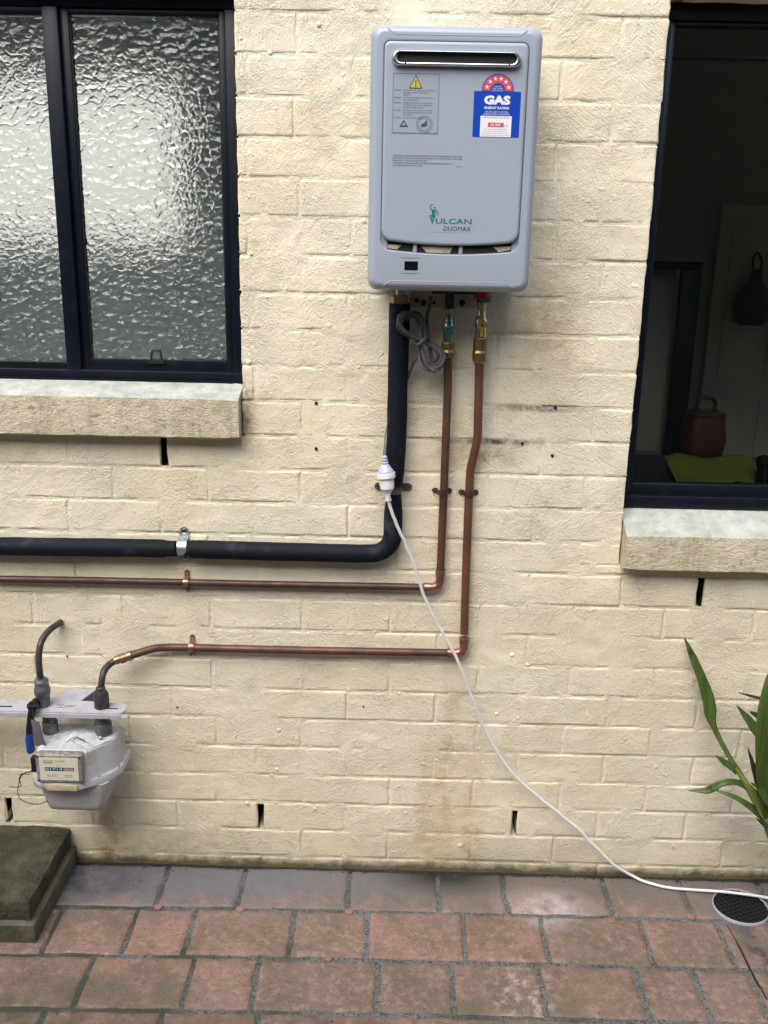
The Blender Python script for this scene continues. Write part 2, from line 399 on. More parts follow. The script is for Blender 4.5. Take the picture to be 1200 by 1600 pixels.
def grout_mat():
    m, nt, b = new_mat('mossy_cement_joint')
    pos = nt.nodes.new('ShaderNodeNewGeometry').outputs['Position']
    sx = nt.nodes.new('ShaderNodeSeparateXYZ'); sx.name = 'SepX'; nt.links.new(pos, sx.inputs[0])
    c = mixc(nt, ramp(nt, math_n(nt, 'ADD', noise_n(nt, pos, 5, 4, .6), ramp(nt, nt.nodes['SepX'].outputs[0], -.9, .3, .12, -.08)), .42, .64), (.185,.20,.205), (.062,.074,.05))
    c = mixc(nt, ramp(nt, noise_n(nt, pos, 190, 3, .6), .45, .65), c, (.04,.042,.035))
    sep = nt.nodes.new('ShaderNodeSeparateXYZ'); nt.links.new(pos, sep.inputs[0])
    yy = math_n(nt, 'ADD', sep.outputs[1], math_n(nt, 'MULTIPLY', noise_n(nt, pos, 30, 3), .02))
    c = mixc(nt, ramp(nt, yy, -.022, -.006, 0, .95), c, (.018,.018,.014))       # soil packed into the gap along the wall
    nt.links.new(c, b.inputs['Base Color']); b.inputs['Roughness'].default_value = .9
    nt.links.new(bump_n(nt, noise_n(nt, pos, 220, 4, .7), 1, .006), b.inputs['Normal'])
    return m
M['grout'] = grout_mat()
M['plug'] = mat('terracotta_plug', (.27,.145,.11), .6, 0, (.19,.11,.085), 90, bump=(200,.3,.001))
M['moss'] = mat('mossy_concrete', (.026,.027,.016), .78, 0, (.085,.080,.045), 14, (.42,.7), bump=(75,1,.009))
M['mossbase'] = mat('damp_concrete', (.11,.10,.068), .75, 0, (.04,.04,.025), 12, (.4,.7), bump=(70,.8,.006))
M['earth'] = mat('bare_ground', (.14,.11,.08), .9, 0, (.09,.08,.05), 3)
def leaf_mat():
    m, nt, b = new_mat('strap_leaf')
    pos = nt.nodes.new('ShaderNodeTexCoord').outputs['Object']
    c = mixc(nt, ramp(nt, noise_n(nt, mapping(nt, pos, (170,40,9)), 1, 4, .6), .38, .66), (.032,.072,.010), (.075,.118,.020))
    c = mixc(nt, ramp(nt, noise_n(nt, pos, 38, 4, .7), .60, .72, 0, .8), c, (.09,.075,.03))
    nt.links.new(c, b.inputs['Base Color']); b.inputs['Roughness'].default_value = .5
    b.inputs['Subsurface Weight'].default_value = 0
    return m
M['leaf'] = leaf_mat()
M['leaf_dark'] = mat('dark_leaf', (.022,.045,.02), .4, 0, (.05,.05,.03), 40)
M['leaf_pale'] = mat('pale_leaf_base', (.17,.22,.05), .42, 0, (.09,.14,.03), 30)
M['scar'] = mat('brown_scar', (.04,.022,.012), .7)
M['pot'] = mat('black_plastic_pot', (.012,.012,.013), .5, 0, (.03,.03,.028), 20)
M['room'] = mat('dim_room_wall', (.42,.41,.38), .8, 0, (.38,.37,.34), 3)
M['room_dk'] = mat('navy_room_wall', (.05,.055,.075), .7)
M['door'] = mat('old_white_door', (.62,.60,.55), .5, 0, (.55,.53,.47), 4)
M['bath'] = mat('bathroom_wall', (.60,.66,.64), .7)
M['cloth'] = mat('lime_cloth', (.24,.27,.045), .8, bump=(80,.3,.002))
M['redbox'] = mat('red_enamel', (.105,.030,.032), .55, 0, (.05,.02,.02), 14)
M['leather'] = mat('brown_leather', (.07,.028,.018), .5, 0, (.035,.018,.014), 12)
M['rail'] = mat('blind_rail', (.40,.39,.33), .5)
M['timber'] = mat('lintel_timber', (.30,.19,.11), .7)

# ------------------------------------------------------------------ ground
gm = MB().add([(-60,-60,-.03),(60,-60,-.03),(60,60,-.03),(-60,60,-.03)], [(0,1,2,3)])
tag(gm.build('ground', M['earth'], smooth=False), kind='structure')

# ------------------------------------------------------------------ unseen wall added behind the camera to shade the lower brickwork
by = thing('shading_wall', (0, -3.7, 0), 'added dark wall behind the camera holding light off the lower brickwork', 'wall')
MB().box(-9, 9, -3.9, -3.7, -.03, 3.5).build('face', mat('dark_stained_render', (.10,.095,.08), .85, 0, (.06,.065,.05), 4), by, smooth=False)
MB().box(-9, 9, -3.94, -3.66, 3.5, 3.58).build('coping', M['earth'], by, smooth=False)
# ------------------------------------------------------------------ brick wall
JZ = lambda i: 2.1837-.086*i
OPEN = [(-1.95, -.3737, 1.234, 2.224), (.577, 2.05, .924, 2.226)]      # x0, x1, z0, z1 of the window openings
WEEP = [(-.572, 12), (-.349, 24), (.3553, 24), (-1.050, 24), (.7927, 16)]
wall = thing('brick_wall', (0, 0, 0), 'cream painted brick wall with rough brushed paint and open weep slots behind the water heater', 'wall')
def brick_mesh(L, H, seed, dep=.11):
    """bag-washed brick: face slightly pillowed and uneven, worn arrises; origin at its face centre"""
    rnd = random.Random(seed); nx = max(2, int(L/.045)); nz = 2
    xs = [-L/2, -L/2+.0022] + [-L/2+.007+(L-.014)*k/nx for k in range(nx+1)] + [L/2-.0022, L/2]
    zs = [-H/2, -H/2+.0022] + [-H/2+.007+(H-.014)*k/nz for k in range(nz+1)] + [H/2-.0022, H/2]
    tx, tz, off = rnd.uniform(-.005,.005), rnd.uniform(-.010,.012), rnd.uniform(-.0009,.0008)
    v = []; f = []
    for j, z in enumerate(zs):
        for i, x in enumerate(xs):
            e = (i in (0, len(xs)-1)) + (j in (0, len(zs)-1))
            y = off + tx*x + tz*z*.5 + .0013*noise.noise((x*22+seed*3.1, z*22, seed*.7))
            jx = jz = 0
            if e: y += .0020 + .0018*noise.noise((x*40, z*40, seed*1.3))
            if e == 2: y += .001
            if i in (0, len(xs)-1): jx = rnd.uniform(-.0018,.0018)
            if j in (0, len(zs)-1): jz = rnd.uniform(-.0018,.0018)
            v.append((x+jx, y, z+jz))
    n = len(xs)
    for j in range(len(zs)-1):
        for i in range(n-1): f.append((j*n+i, j*n+i+1, (j+1)*n+i+1, (j+1)*n+i))
    ring = [i for i in range(n)] + [j*n+n-1 for j in range(1, len(zs))] + [(len(zs)-1)*n+i for i in range(n-2, -1, -1)] + [j*n for j in range(len(zs)-2, 0, -1)]
    b0 = len(v)
    for i in ring: v.append((v[i][0], dep, v[i][2]))
    m = len(ring)
    for k in range(m):
        q = (k+1) % m; f.append((ring[k], b0+k, b0+q, ring[q]))
    return v, f
_bk = {}
def brick_data(L, H):
    key = (round(L, 2), round(H, 3), random.randrange(14 if L > .2 else 4))
    if key not in _bk:
        v, f = brick_mesh(round(L, 2), H, len(_bk)+1)
        me = bpy.data.meshes.new('brick'); me.from_pydata(v, [], f); me.shade_smooth(); me.set_sharp_from_angle(angle=math.radians(50))
        me.materials.append(M['paint']); _bk[key] = me
    return _bk[key]
far = MB(); nbrick = 0
PITCHX = .2346
for c in range(-7, 27):
    zt, zb = JZ(c-1)-.0027, JZ(c)+.0027
    ph = -.349 + (0 if c % 2 == 0 else PITCHX/2)
    if 1 <= c <= 12: ph += random.uniform(-.008, .008)
    joints = [ph + PITCHX*k + random.uniform(-.006, .006) for k in range(-11, 13)]
    ws = [x for x, cc in WEEP if cc == c]
    for x in ws:
        joints = [j for j in joints if abs(j-x) > .075] + [x]
    joints.sort()
    for a, b in zip(joints, joints[1:]):
        ga = .0085 if a in ws else .0026; gb = .0085 if b in ws else .0026
        x0, x1 = a+ga, b-gb
        spans = [(x0, x1, zb, zt)]
        for ox0, ox1, oz0, oz1 in OPEN:
            nxt = []
            for sx0, sx1, sz0, sz1 in spans:
                if sz1 <= oz0+.002 or sz0 >= oz1-.002 or sx1 <= ox0 or sx0 >= ox1: nxt.append((sx0, sx1, sz0, sz1)); continue
                if sz1 > oz1 + .02 and sz0 < oz1:
                    nxt.append((sx0, sx1, oz1, sz1)); 
                    if sx0 < ox0: nxt.append((sx0, ox0, sz0, oz1-.001))
                    if sx1 > ox1: nxt.append((ox1, sx1, sz0, oz1-.001))
                    continue
                if sz0 < oz0 - .015 and sz1 > oz0: nxt.append((sx0, sx1, sz0, oz0-.003))
                if sx0 < ox0: nxt.append((sx0, ox0, max(sz0, oz0-.003) if sz0 < oz0-.015 else sz0, sz1))
                if sx1 > ox1: nxt.append((ox1, sx1, max(sz0, oz0-.003) if sz0 < oz0-.015 else sz0, sz1))
            spans = nxt
        for sx0, sx1, sz0, sz1 in spans:
            L, Hh = sx1-sx0, sz1-sz0
            if L < .012 or Hh < .012: continue
            cx, cz = (sx0+sx1)/2, (sz0+sz1)/2
            # what the photograph takes in of the wall
            vis = -.03 < sz1 and sz0 < 2.24 and abs(cx) < 1.12 - .13*max(0, cz)/1.0 + .10
            if vis:
                o = link('brick', brick_data(L, Hh), None, wall, (cx, 0, cz)); nbrick += 1
                me = o.data
                bx = max(v.co.x for v in me.vertices); 
                o.scale = (L/round(L,2), 1, 1)
                o.rotation_euler = (0, random.uniform(-.003,.003), 0)
            else:
                v, f = brick_mesh(L, Hh, random.randrange(40))
                far.add([(p[0]+cx, p[1], p[2]+cz) for p in v], f)
o = far.build('brick_courses', M['paint'], wall, angle=50); o['kind'] = 'stuff'
# jointing: a slightly recessed, uneven skin, cut out at the openings and weep slots
STEP = .011
mv = []; mf = []
gx = int(4.7/STEP); gz = int(2.9/STEP); idx = {}
for j in range(gz+1):
    for i in range(gx+1):
        x, z = -2.35+i*STEP, -.12+j*STEP
        y = .0009 + .0032*noise.noise((x*9, z*9, 3)) + .0022*noise.noise((x*31, z*31, 8)) + .0012*noise.noise((x*80, z*80, 5))
        idx[i, j] = len(mv); mv.append((x, max(y, -.0012), z))
def cut(x, z):
    for ox0, ox1, oz0, oz1 in OPEN:
        if ox0-.004 < x < ox1+.004 and oz0 < z < oz1+.004: return True
    for wx, c in WEEP:
        if abs(x-wx) < .0145 and JZ(c)+.003 < z < JZ(c-1)-.003: return True
    return False
for j in range(gz):
    for i in range(gx):
        if not cut(-2.35+(i+.5)*STEP, -.12+(j+.5)*STEP):
            mf.append((idx[i,j], idx[i+1,j], idx[i+1,j+1], idx[i,j+1]))
mm = MB(); mm.v = mv; mm.f = mf
mm.build('mortar', M['paint'], wall, angle=180)
MB().box(-2.35, OPEN[0][0]-.01, .10, .12, -.1, 2.78).box(OPEN[0][1]+.012, OPEN[1][0]-.012, .10, .12, -.1, 2.78).box(OPEN[1][1]+.01, 2.35, .10, .12, -.1, 2.78)\
    .box(OPEN[0][0]-.01, OPEN[0][1]+.012, .10, .12, -.1, 1.352).box(OPEN[1][0]-.012, OPEN[1][1]+.01, .10, .12, -.1, 1.058)\
    .box(OPEN[0][0]-.01, OPEN[0][1]+.012, .10, .12, 2.226, 2.78).box(OPEN[1][0]-.012, OPEN[1][1]+.01, .10, .12, 2.228, 2.78).build('inner_leaf', M['black'], wall, smooth=False)
for wx, c in WEEP:
    z0, z1 = JZ(c)-.004, JZ(c-1)+.004; ww = .0070
    MB().add([(wx-ww,.0045,z0),(wx+ww,.0045,z0),(wx+ww,.0045,z1),(wx-ww,.0045,z1),(wx-ww,.095,z0),(wx+ww,.095,z0),(wx+ww,.095,z1),(wx-ww,.095,z1)],
             [(0,1,5,4),(1,2,6,5),(2,3,7,6),(3,0,4,7),(4,5,6,7)]).build('weep_hole', M['black'], wall, smooth=False)
for px, py in ((494,630),(494,701),(868,637),(863,712),(816,693),(105,1025),(298,1023),(277,1105),(568,1104)):  # black discs put the dark of open drill holes into the colour
    p = W(px, py); r = .0042 if py < 1000 else .0026
    MB().lathe([(0, r), (.0022, r*.85), (.003, r*.3)], (p.x, -.0005, p.z), (0,-1,0), 10).build('drill_hole_disc', M['black'], wall)
# lumps of old render left on the face
for k in range(46):
    p = W(random.uniform(380, 1180), random.uniform(1020, 1330)) if k < 34 else W(random.uniform(375, 575), random.uniform(20, 600))
    r = random.uniform(.0025, .0065)
    mb = MB()
    mb.lathe([(-.003, r*1.3), (.0005, r*1.1), (.0016, r*.7), (.0022, r*.2)], (p.x, 0, p.z), (random.uniform(-.2,.2), -1, random.uniform(-.2,.2)), 8)
    if k == 0: dabs = MB()
    dabs.add(mb.v, mb.f)
o = dabs.build('render_dabs', M['paint'], wall, angle=180); o['kind'] = 'stuff'

# ------------------------------------------------------------------ windows
def sill(parent, x0, x1, zb, ztf, ztb, yb=.055, proj=-.042):
    rnd = random.Random(5); xs = [x0+(x1-x0)*k/40 for k in range(41)]; loops = []
    for k, x in enumerate(xs):
        q = lambda s: .0016*noise.noise((x*14, s, 2))+.0009*noise.noise((x*55, s, 7))
        e = .003 if k in (0, 40) else 0
        loops.append([(x, yb, zb+e), (x, proj+.004+q(1), zb+e+q(2)), (x, proj+q(3), zb+.004+e+q(4)), (x, proj+q(3)-.001, (zb+ztf)/2), (x, proj+q(5), ztf-.005-e), (x, proj+.005+q(6), ztf-e+q(7)), (x, (proj+yb)/2, (ztf+ztb)/2-e+q(8)), (x, yb, ztb-e)])
    return MB().loft(loops).build('sill', M['sill'], parent, angle=35)

win = thing('aluminium_window', (-1.1, .05, 1.36), 'dark navy framed sliding window with hammered frosted glass and a flaking pale sill', 'window')
b = MB(); b.box(-1.95, -.369, .046, .098, 2.196, 2.232); b.box(-1.95, -.369, .046, .098, 1.352, 1.384); b.box(-.4035, -.369, .048, .098, 1.384, 2.196); b.box(-1.95, -1.93, .048, .098, 1.384, 2.196)
b.build('outer_frame', M['navy'], win, bevel=.0025)
MB().box(-1.93, -.4035, .052, .056, 1.3845, 1.389).box(-1.93, -.4035, .04, .0445, 1.3575, 1.3635).build('track', M['zinc'] if False else M['navy'], win, smooth=False)
MB().box(-.814, -.7775, .043, .094, 1.3845, 2.1955).build('mullion', M['navy'], win, bevel=.003)
MB().box(-1.93, -.8145, .052, .084, 2.178, 2.1955).box(-1.93, -.8145, .052, .084, 1.389, 1.401).build('bead', M['navy'], win, bevel=.002)
sash = MB(); sash.box(-.777, -.757, .056, .080, 1.389, 2.195).box(-.4185, -.404, .056, .080, 1.389, 2.195)
sash.box(-.757, -.4185, .056, .080, 2.181, 2.195).box(-.757, -.4185, .056, .080, 1.389, 1.412)
sa = sash.build('sliding_sash', M['navy'], win, bevel=.002)
MB().box(-.7575, -.754, .060, .076, 1.4125, 2.1805).box(-.4215, -.418, .060, .076, 1.4125, 2.1805).build('glazing_seal', M['seal'], sa, smooth=False)
MB().box(-.7555, -.420, .066, .0705, 1.411, 2.182).build('glass_pane', M['obscure'], sa, smooth=False)
lt = MB().tube(fillet([(-.6062,.052,1.409),(-.6025,.052,1.4345),(-.5825,.052,1.4345),(-.5782,.052,1.409)], .004, 4), .0026, 8)
lt.box(-.611, -.574, .050, .0555, 1.402, 1.410).build('latch', M['seal'], sa)
MB().box(-1.93, -.815, .064, .0685, 1.400, 2.179).build('glass_pane', M['obscure'], win, smooth=False)
for z in (2.1975, 2.2025): pass
sill(win, -1.95, -.3775, 1.2345, 1.3365, 1.362)

win2 = thing('aluminium_window', (1.3, .05, 1.066), 'black framed clear glass window with a dark kitchen behind and a short grey sill', 'window')
b = MB(); b.box(.573, 2.05, .046, .098, 2.19, 2.226); b.box(.573, 2.05, .046, .098, 1.062, 1.094); b.box(.573, .5965, .048, .098, 1.094, 2.19); b.box(2.03, 2.05, .048, .098, 1.094, 2.19)
b.build('outer_frame', M['navy'], win2, bevel=.0025)
b = MB(); b.box(.597, .6075, .056, .085, 1.098, 2.189); b.box(2.012, 2.0295, .056, .085, 1.098, 2.189); b.box(.6075, 2.012, .056, .085, 2.180, 2.189); b.box(.6075, 2.012, .056, .085, 1.098, 1.124)
b.build('sash', M['navy'], win2, bevel=.002)
MB().box(.6, 2.03, .050, .0545, 1.0945, 1.099).build('track', M['navy'], win2, smooth=False)
MB().box(.6065, 2.013, .068, .072, 1.123, 2.181).build('glass_pane', M['clear'], win2, smooth=False)
sill(win2, .5805, 2.05, .922, 1.0185, 1.063)
MB().box(.56, 2.1, .03, .09, 2.2265, 2.2485).build('timber_head', M['timber'], win2, smooth=False)

# ------------------------------------------------------------------ rooms behind the glass
def room(name, x0, x1, y0, y1, z0, z1, m, holes_front, back=None):
    b = MB()
    b.box(x0-.1, x0, y0, y1, z0, z1).box(x1, x1+.1, y0, y1, z0, z1).box(x0-.1, x1+.1, y0, y1+.1, z0-.1, z0).box(x0-.1, x1+.1, y0, y1+.1, z1, z1+.1)
    if back is None: b.box(x0, x1, y1, y1+.1, z0, z1)
    else:
        a0, a1, c0, c1 = back
        b.box(x0, a0, y1, y1+.1, z0, z1).box(a1, x1, y1, y1+.1, z0, z1).box(a0, a1, y1, y1+.1, z0, c0).box(a0, a1, y1, y1+.1, c1, z1)
    h0, h1, k0, k1 = holes_front       # lining of the outer wall around the window
    b.box(x0, h0, y0, y0+.02, z0, z1).box(h1, x1, y0, y0+.02, z0, z1).box(h0, h1, y0, y0+.02, z0, k0).box(h0, h1, y0, y0+.02, k1, z1)
    return tag(b.build(name, m, smooth=False), kind='structure')
wa, wb = W(285, 240, -.95), W(200, 385, -.95); wt = W(200, 125, -.95)
room('bathroom', -2.6, -.30, .125, .95, .6, 2.72, M['bath'], (-1.95,-.374,1.36,2.23), (-2.5, wa.x, wb.z, wt.z))
nb = thing('bounce_wall', (-2.5, 4.2, 0), 'white wall added behind the rooms to brighten the frosted glass and kitchen', 'wall')  # added sunlit reflector: whitens the frosted glass, bounces light into the kitchen
MB().box(-7, 7, 4.2, 4.4, -.02, 5.2).build('render_face', mat('white_render', (.60,.59,.55), .8), nb, smooth=False)
MB().box(-7.05, 7.05, 4.12, 4.45, 5.2, 5.3).build('coping', M['room'], nb, smooth=False)
room('kitchen', .30, 3.2, .125, 2.3, .2, 2.72, M['room'], (.577,2.05,1.066,2.226), (1.98, 3.15, .25, 2.6))  # back opening added out of view to let daylight into the kitchen

door = thing('panel_door', (1.75, 2.29, .2), 'dim off white panelled door at the back of the dark kitchen', 'door')
MB().box(1.46, 1.97, 2.262, 2.295, .21, 1.88).build('slab', M['door'], door, bevel=.003)
for x0, x1 in ((1.52, 1.67), (1.74, 1.91)):
    for z0, z1 in ((.35, 1.0), (1.1, 1.78)):
        MB().box(x0, x1, 2.254, 2.2615, z0, z1).build('panel', M['door'], door, bevel=.003)
dk = thing('doorway_frame', (1.0, 1.2, .2), 'black painted door frame seen inside through the clear window', 'door frame')
MB().box(.86, 1.075, 1.19, 1.23, 1.618, 1.648).box(1.005, 1.075, 1.19, 1.23, .21, 1.6175).build('casing', M['navy'], dk, bevel=.002)
MB().box(.80, 1.003, 1.26, 1.29, .95, 1.616).build('door_leaf', M['rail'], dk, bevel=.002)
bl = thing('blind_rail', (1.3, .3, 2.12), 'pale double bar blind rail across the top of the dark window', 'blind')
MB().box(.605, 2.04, .30, .33, 2.155, 2.172).build('bar', M['rail'], bl, bevel=.002)
MB().box(.605, 2.04, .295, .33, 2.133, 2.151).build('bar', M['rail'], bl, bevel=.002)
for x in (.62, 1.98): MB().box(x, x+.04, .325, .34, 2.133, 2.172).build('bracket', M['rail'], bl, smooth=False)
bagb = thing('hanging_bag', (1.63, 2.2, 1.34), 'brown leather bag hanging by its strap on the kitchen door', 'bag')
MB().loft([[(1.63+rx*math.cos(a), 2.20+.035*math.sin(a), z) for a in [2*PI*k/16 for k in range(16)]] for z, rx in ((1.35,.05),(1.37,.085),(1.43,.095),(1.48,.085),(1.53,.05),(1.56,.028),(1.60,.022))]).build('pouch', M['leather'], bagb)
MB().tube(catmull([(1.615,2.2,1.595),(1.61,2.215,1.64),(1.63,2.225,1.67),(1.65,2.215,1.64),(1.645,2.2,1.595)]), .006, 8).build('strap', M['leather'], bagb)
ledge = tag(MB().box(.60, 2.05, .147, .62, 1.045, 1.075).build('worktop', M['room_dk'], smooth=False, bevel=.002), 'dark worktop just inside the clear kitchen window', 'worktop')
cl = MB(); cv = []; cf = []
for j in range(13):
    for i in range(29):
        u, v = i/28, j/12
        x = .775+.245*u + .05*(1-v)*u*.3; y = .235+.16*v
        z = 1.078 + .052*v**.6*(.9+.12*math.sin(u*9)) - .012*math.sin(u*7+v*3)*(1-v) + .006*noise.noise((u*9, v*9, 1))
        cv.append((x, y, max(1.0765, z)))
for j in range(12):
    for i in range(28): cf.append((j*29+i, j*29+i+1, (j+1)*29+i+1, (j+1)*29+i))
cl.add(cv, cf); co = cl.build('green_cloth', M['cloth'], angle=180)
tag(co, 'crumpled lime green cloth lying inside the clear window above its bottom rail', 'cloth')
so_ = co.modifiers.new('thick', 'SOLIDIFY'); so_.thickness = .003
rb = thing('red_caddy', (.90, .46, 1.076), 'dull red lidded caddy with a dark handle standing behind the green cloth', 'caddy')
MB().loft([[(x, y, z) for x, y in rrect(.845-e, .955+e, .40-e, .50+e, .028, 4, 3)] for z, e in ((1.077,-.012),(1.09,-.004),(1.17,.004),(1.225,-.003),(1.232,-.006))]).build('box', M['redbox'], rb)
MB().loft([[(x, y, z) for x, y in rrect(.848, .952, .403, .497, .026, 4, 3)] for z in (1.2325, 1.244)]).build('lid', M['redbox'], rb, bevel=.002)
MB().tube(fillet([(.875,.45,1.243),(.872,.45,1.285),(.928,.45,1.285),(.925,.45,1.243)], .02), .006, 8).build('handle', M['leather'], rb)
tp = thing('kitchen_tap', (1.0, .24, 1.076), 'black rounded tap at the right behind the clear window', 'tap')
MB().tube(fillet([(1.03,.25,1.076),(1.03,.25,1.13),(1.09,.25,1.13)], .02), .011, 12).build('spout', M['black'], tp)
MB().lathe([(0,.006),(.004,.018),(.018,.021),(.032,.018),(.036,.006)], (.985,.235,1.145), (1,.1,0)).lathe([(0,.012),(.066,.010)], (1.0,.24,1.0765)).build('knob', M['black'], tp)

# ------------------------------------------------------------------ water heater
ht = thing('water_heater', (.107, 0, 1.60), 'grey wall mounted gas water heater with blue energy label and chrome flue slot', 'water heater')
HX0, HX1, HZ0, HZ1 = -.0675, .2815, 1.6035, 2.1265
def hl(ins, y, r): return [(x, y, z) for x, z in rrect(HX0+ins, HX1-ins, HZ0+ins, HZ1-ins, max(.003, r), 6, 12)]
PX0, PX1, PZ0, PZ1 = -.0385, .2515, 1.7085, 2.0935
def pl(e, y, eb=None): return [(x, y, z) for x, z in rrect(PX0-e, PX1+e, PZ0-(e if eb is None else eb), PZ1+e, .012+e, 6, 12, sag=.0095, rb=.020)]
b = MB()
loops = [hl(.008, -.003, .016), hl(.008, -.118, .016), hl(0, -.121, .022), hl(0, -.176, .022), hl(.0022, -.187, .021), hl(.0075, -.196, .018), hl(.0145, -.2, .014),
         hl(.0165, -.2002, .013), pl(.0060, -.2002, .0205), pl(.0034, -.2002, .0205), pl(.0020, -.1995, .0190), pl(.0017, -.194, .0187)]
b.loft(loops, True, False).build('casing', M['heater'], ht, angle=38)
b = MB(); b.add([(x, -.1941, z) for x, y, z in pl(.0019, 0, .0189)], [tuple(range(len(pl(0,0))))])
b.build('recess', M['heater'], ht, smooth=False)
for a_, b_ in ((-.0255, .0285), (.0385, .1260), (.1360, .2385)):      # the three air slots
    top = [(a_+(b_-a_)*k/10, 1.7085) for k in range(11)]
    def zb_(x): return 1.6912-.0088*max(0, 1-((x-.1065)/.145)**2)
    MB().prism_y(top[::-1] + [(x, zb_(x)) for x, z in top], -.1943, -.1946).build('air_slot', M['black'], ht, smooth=False)
b = MB().loft([pl(0, -.184), pl(0, -.2015), pl(-.0012, -.2042), pl(-.0040, -.2058), pl(-.0075, -.2058)])
fp = b.build('front_panel', M['heater'], ht, angle=38)
# ribs across the air slot under the panel, and what shows inside it
for x in (.0335, .131):
    MB().loft([[(x-.0035, y, 1.705), (x+.0035, y, 1.705), (x+.0035, y, 1.676), (x-.0035, y, 1.676)] for y in (-.1947, -.1985)]).build('slot_rib', M['heater'], ht, bevel=.001)
for q in ([(-.024,1.699),(-.0242,1.6915),(-.004,1.6895),(.004,1.6985)], [(.046,1.6975),(.058,1.6845),(.108,1.6835),(.114,1.6965)], [(.200,1.6985),(.212,1.688),(.236,1.693),(.2375,1.7000)]):
    MB().prism_y(q[::-1], -.1947, -.1951).build('inner_baffle', M['insul'], ht, smooth=False)
# pressed crease lines near the top and bottom edges
for zc, s in ((2.1165, -1), (1.6135, 1)):
    zi = zc + s*.0105
    MB().tube([(HX0+.035,-.2,zc),(HX0+.050,-.2,zi),(HX1-.050,-.2,zi),(HX1-.035,-.2,zc)], .0009, 6).build('crease', M['heater'], ht)
# flue terminal
def so2(e, y): return [(x, y, z) for x, z in rrect(-.0130-e, .2265+e, 2.0525-e, 2.0728+e*.4, .0098, 8, 12)]
def st(ins, y): return [(x, y, z) for x, z in rrect(-.023+ins, .2365-ins, 2.0465+ins, 2.0755-ins, .0143-ins, 8, 12)]
fl = MB().loft([st(-.0015,-.2055), st(0,-.213), st(.0012,-.2165), st(.0026,-.2180), so2(.0012,-.2178), so2(0,-.2165), so2(-.0006,-.206)], False, False).build('flue_ring', M['chrome'], ht, angle=60)
MB().loft([so2(-.0002,-.2075), so2(-.0002,-.2066)]).build('flue_opening', M['black'], ht, smooth=False)
for x in (.004, .212): MB().lathe([(0,.0022),(.001,.0018)], (x,-.2172,2.0505), (0,-1,0), 8).build('screw', M['black'], fl)

def text(body, x0, x1, z0, z1, y, m, parent, name='lettering', bold=0.0, keep=False):
    cu = bpy.data.curves.new(name, 'FONT'); cu.body = body; cu.size = 1; cu.resolution_u = 2; cu.offset = bold; cu.space_line = .9
    cu.align_x = 'LEFT'
    t = bpy.data.objects.new('t', cu); COL.objects.link(t)
    me = bpy.data.meshes.new_from_object(t.evaluated_get(bpy.context.evaluated_depsgraph_get()))
    bpy.data.objects.remove(t); me.materials.clear()
    vs = [v.co for v in me.vertices]
    ax, bx = min(v.x for v in vs), max(v.x for v in vs); ay, by = min(v.y for v in vs), max(v.y for v in vs)
    org = origin(parent)
    for v in me.vertices:
        v.co = Vector((x0+(v.co.x-ax)/(bx-ax)*(x1-x0)-org.x, y-org.y, z0+(v.co.y-ay)/(by-ay)*(z1-z0)-org.z))
    return link(name, me, m, parent)
YP = -.2058
def sheet(poly, y, name, m, parent, th=.0004):
    return MB().prism_y(poly, y+th, y).build(name, m, parent, smooth=False)
def rect(x0, x1, z0, z1): return [(x0,z0),(x1,z0),(x1,z1),(x0,z1)]
def ringp(cx, cz, r0, r1, n=28, a0=0, a1=2*PI):
    return [(cx+r1*math.cos(a0+(a1-a0)*k/n), cz+r1*math.sin(a0+(a1-a0)*k/n)) for k in range(n+1)] + [(cx+r0*math.cos(a1-(a1-a0)*k/n), cz+r0*math.sin(a1-(a1-a0)*k/n)) for k in range(n+1)]
# energy rating label
el = sheet(rect(.1448,.2400,1.9160,2.0028), YP-.0006, 'energy_label', M['blue'], ht)
CX, CZ = .1925, 2.0032
sheet(ringp(CX, CZ, .0001, .0325, 28, 0, PI), YP-.0008, 'arch', M['blue'], el)
sheet(ringp(CX, CZ, .0150, .0305, 28, .02, PI-.02), YP-.0011, 'star_band', M['redprint'], el)
for k in range(6):
    a = PI*(.09+.82*k/5); cx, cz = CX+.0228*math.cos(a), CZ+.0228*math.sin(a)+.001
    sheet([(cx+(.0047 if i % 2 == 0 else .0020)*math.cos(PI/2+PI*i/5), cz+(.0047 if i % 2 == 0 else .0020)*math.sin(PI/2+PI*i/5)) for i in range(10)], YP-.0014, 'star', M['whiteprint'], el, .0002)
for i, t in enumerate(('THE MORE', 'STARS THE MORE', 'ENERGY EFFICIENT')):
    hw = (.0075,.0105,.0115)[i]; text(t, CX-hw, CX+hw, 2.0105-.0038*i, 2.0130-.0038*i, YP-.0011, M['whiteprint'], el)
text('GAS', .1655,.2195,1.9775,1.9950, YP-.0009, M['whiteprint'], el, bold=.06)
text('ENERGY RATING', .1675,.2175,1.9690,1.9738, YP-.0009, M['whiteprint'], el, bold=.03)
text('USE THIS LABEL TO COMPARE', .1695,.2160,1.9625,1.9652, YP-.0009, M['whiteprint'], el)
text('DIFFERENT MODELS. SAVES ENERGY', .1655,.2190,1.9582,1.9610, YP-.0009, M['whiteprint'], el)
wp = sheet(rect(.1600,.2235,1.9164,1.9562), YP-.0009, 'panel', M['whiteprint'], el)
text('COMPARATIVE ENERGY CONSUMPTION', .1635,.2200,1.9520,1.9542, YP-.0012, M['ink2'], el)
sheet(rect(.1757,.2080,1.9350,1.9436), YP-.0012, 'figure_box', M['redprint'], el)
text('16 307', .1815,.2020,1.9367,1.9418, YP-.0015, M['whiteprint'], el, bold=.02)
text('MJ/yr', .2100,.2175,1.9362,1.9390, YP-.0012, M['ink2'], el)
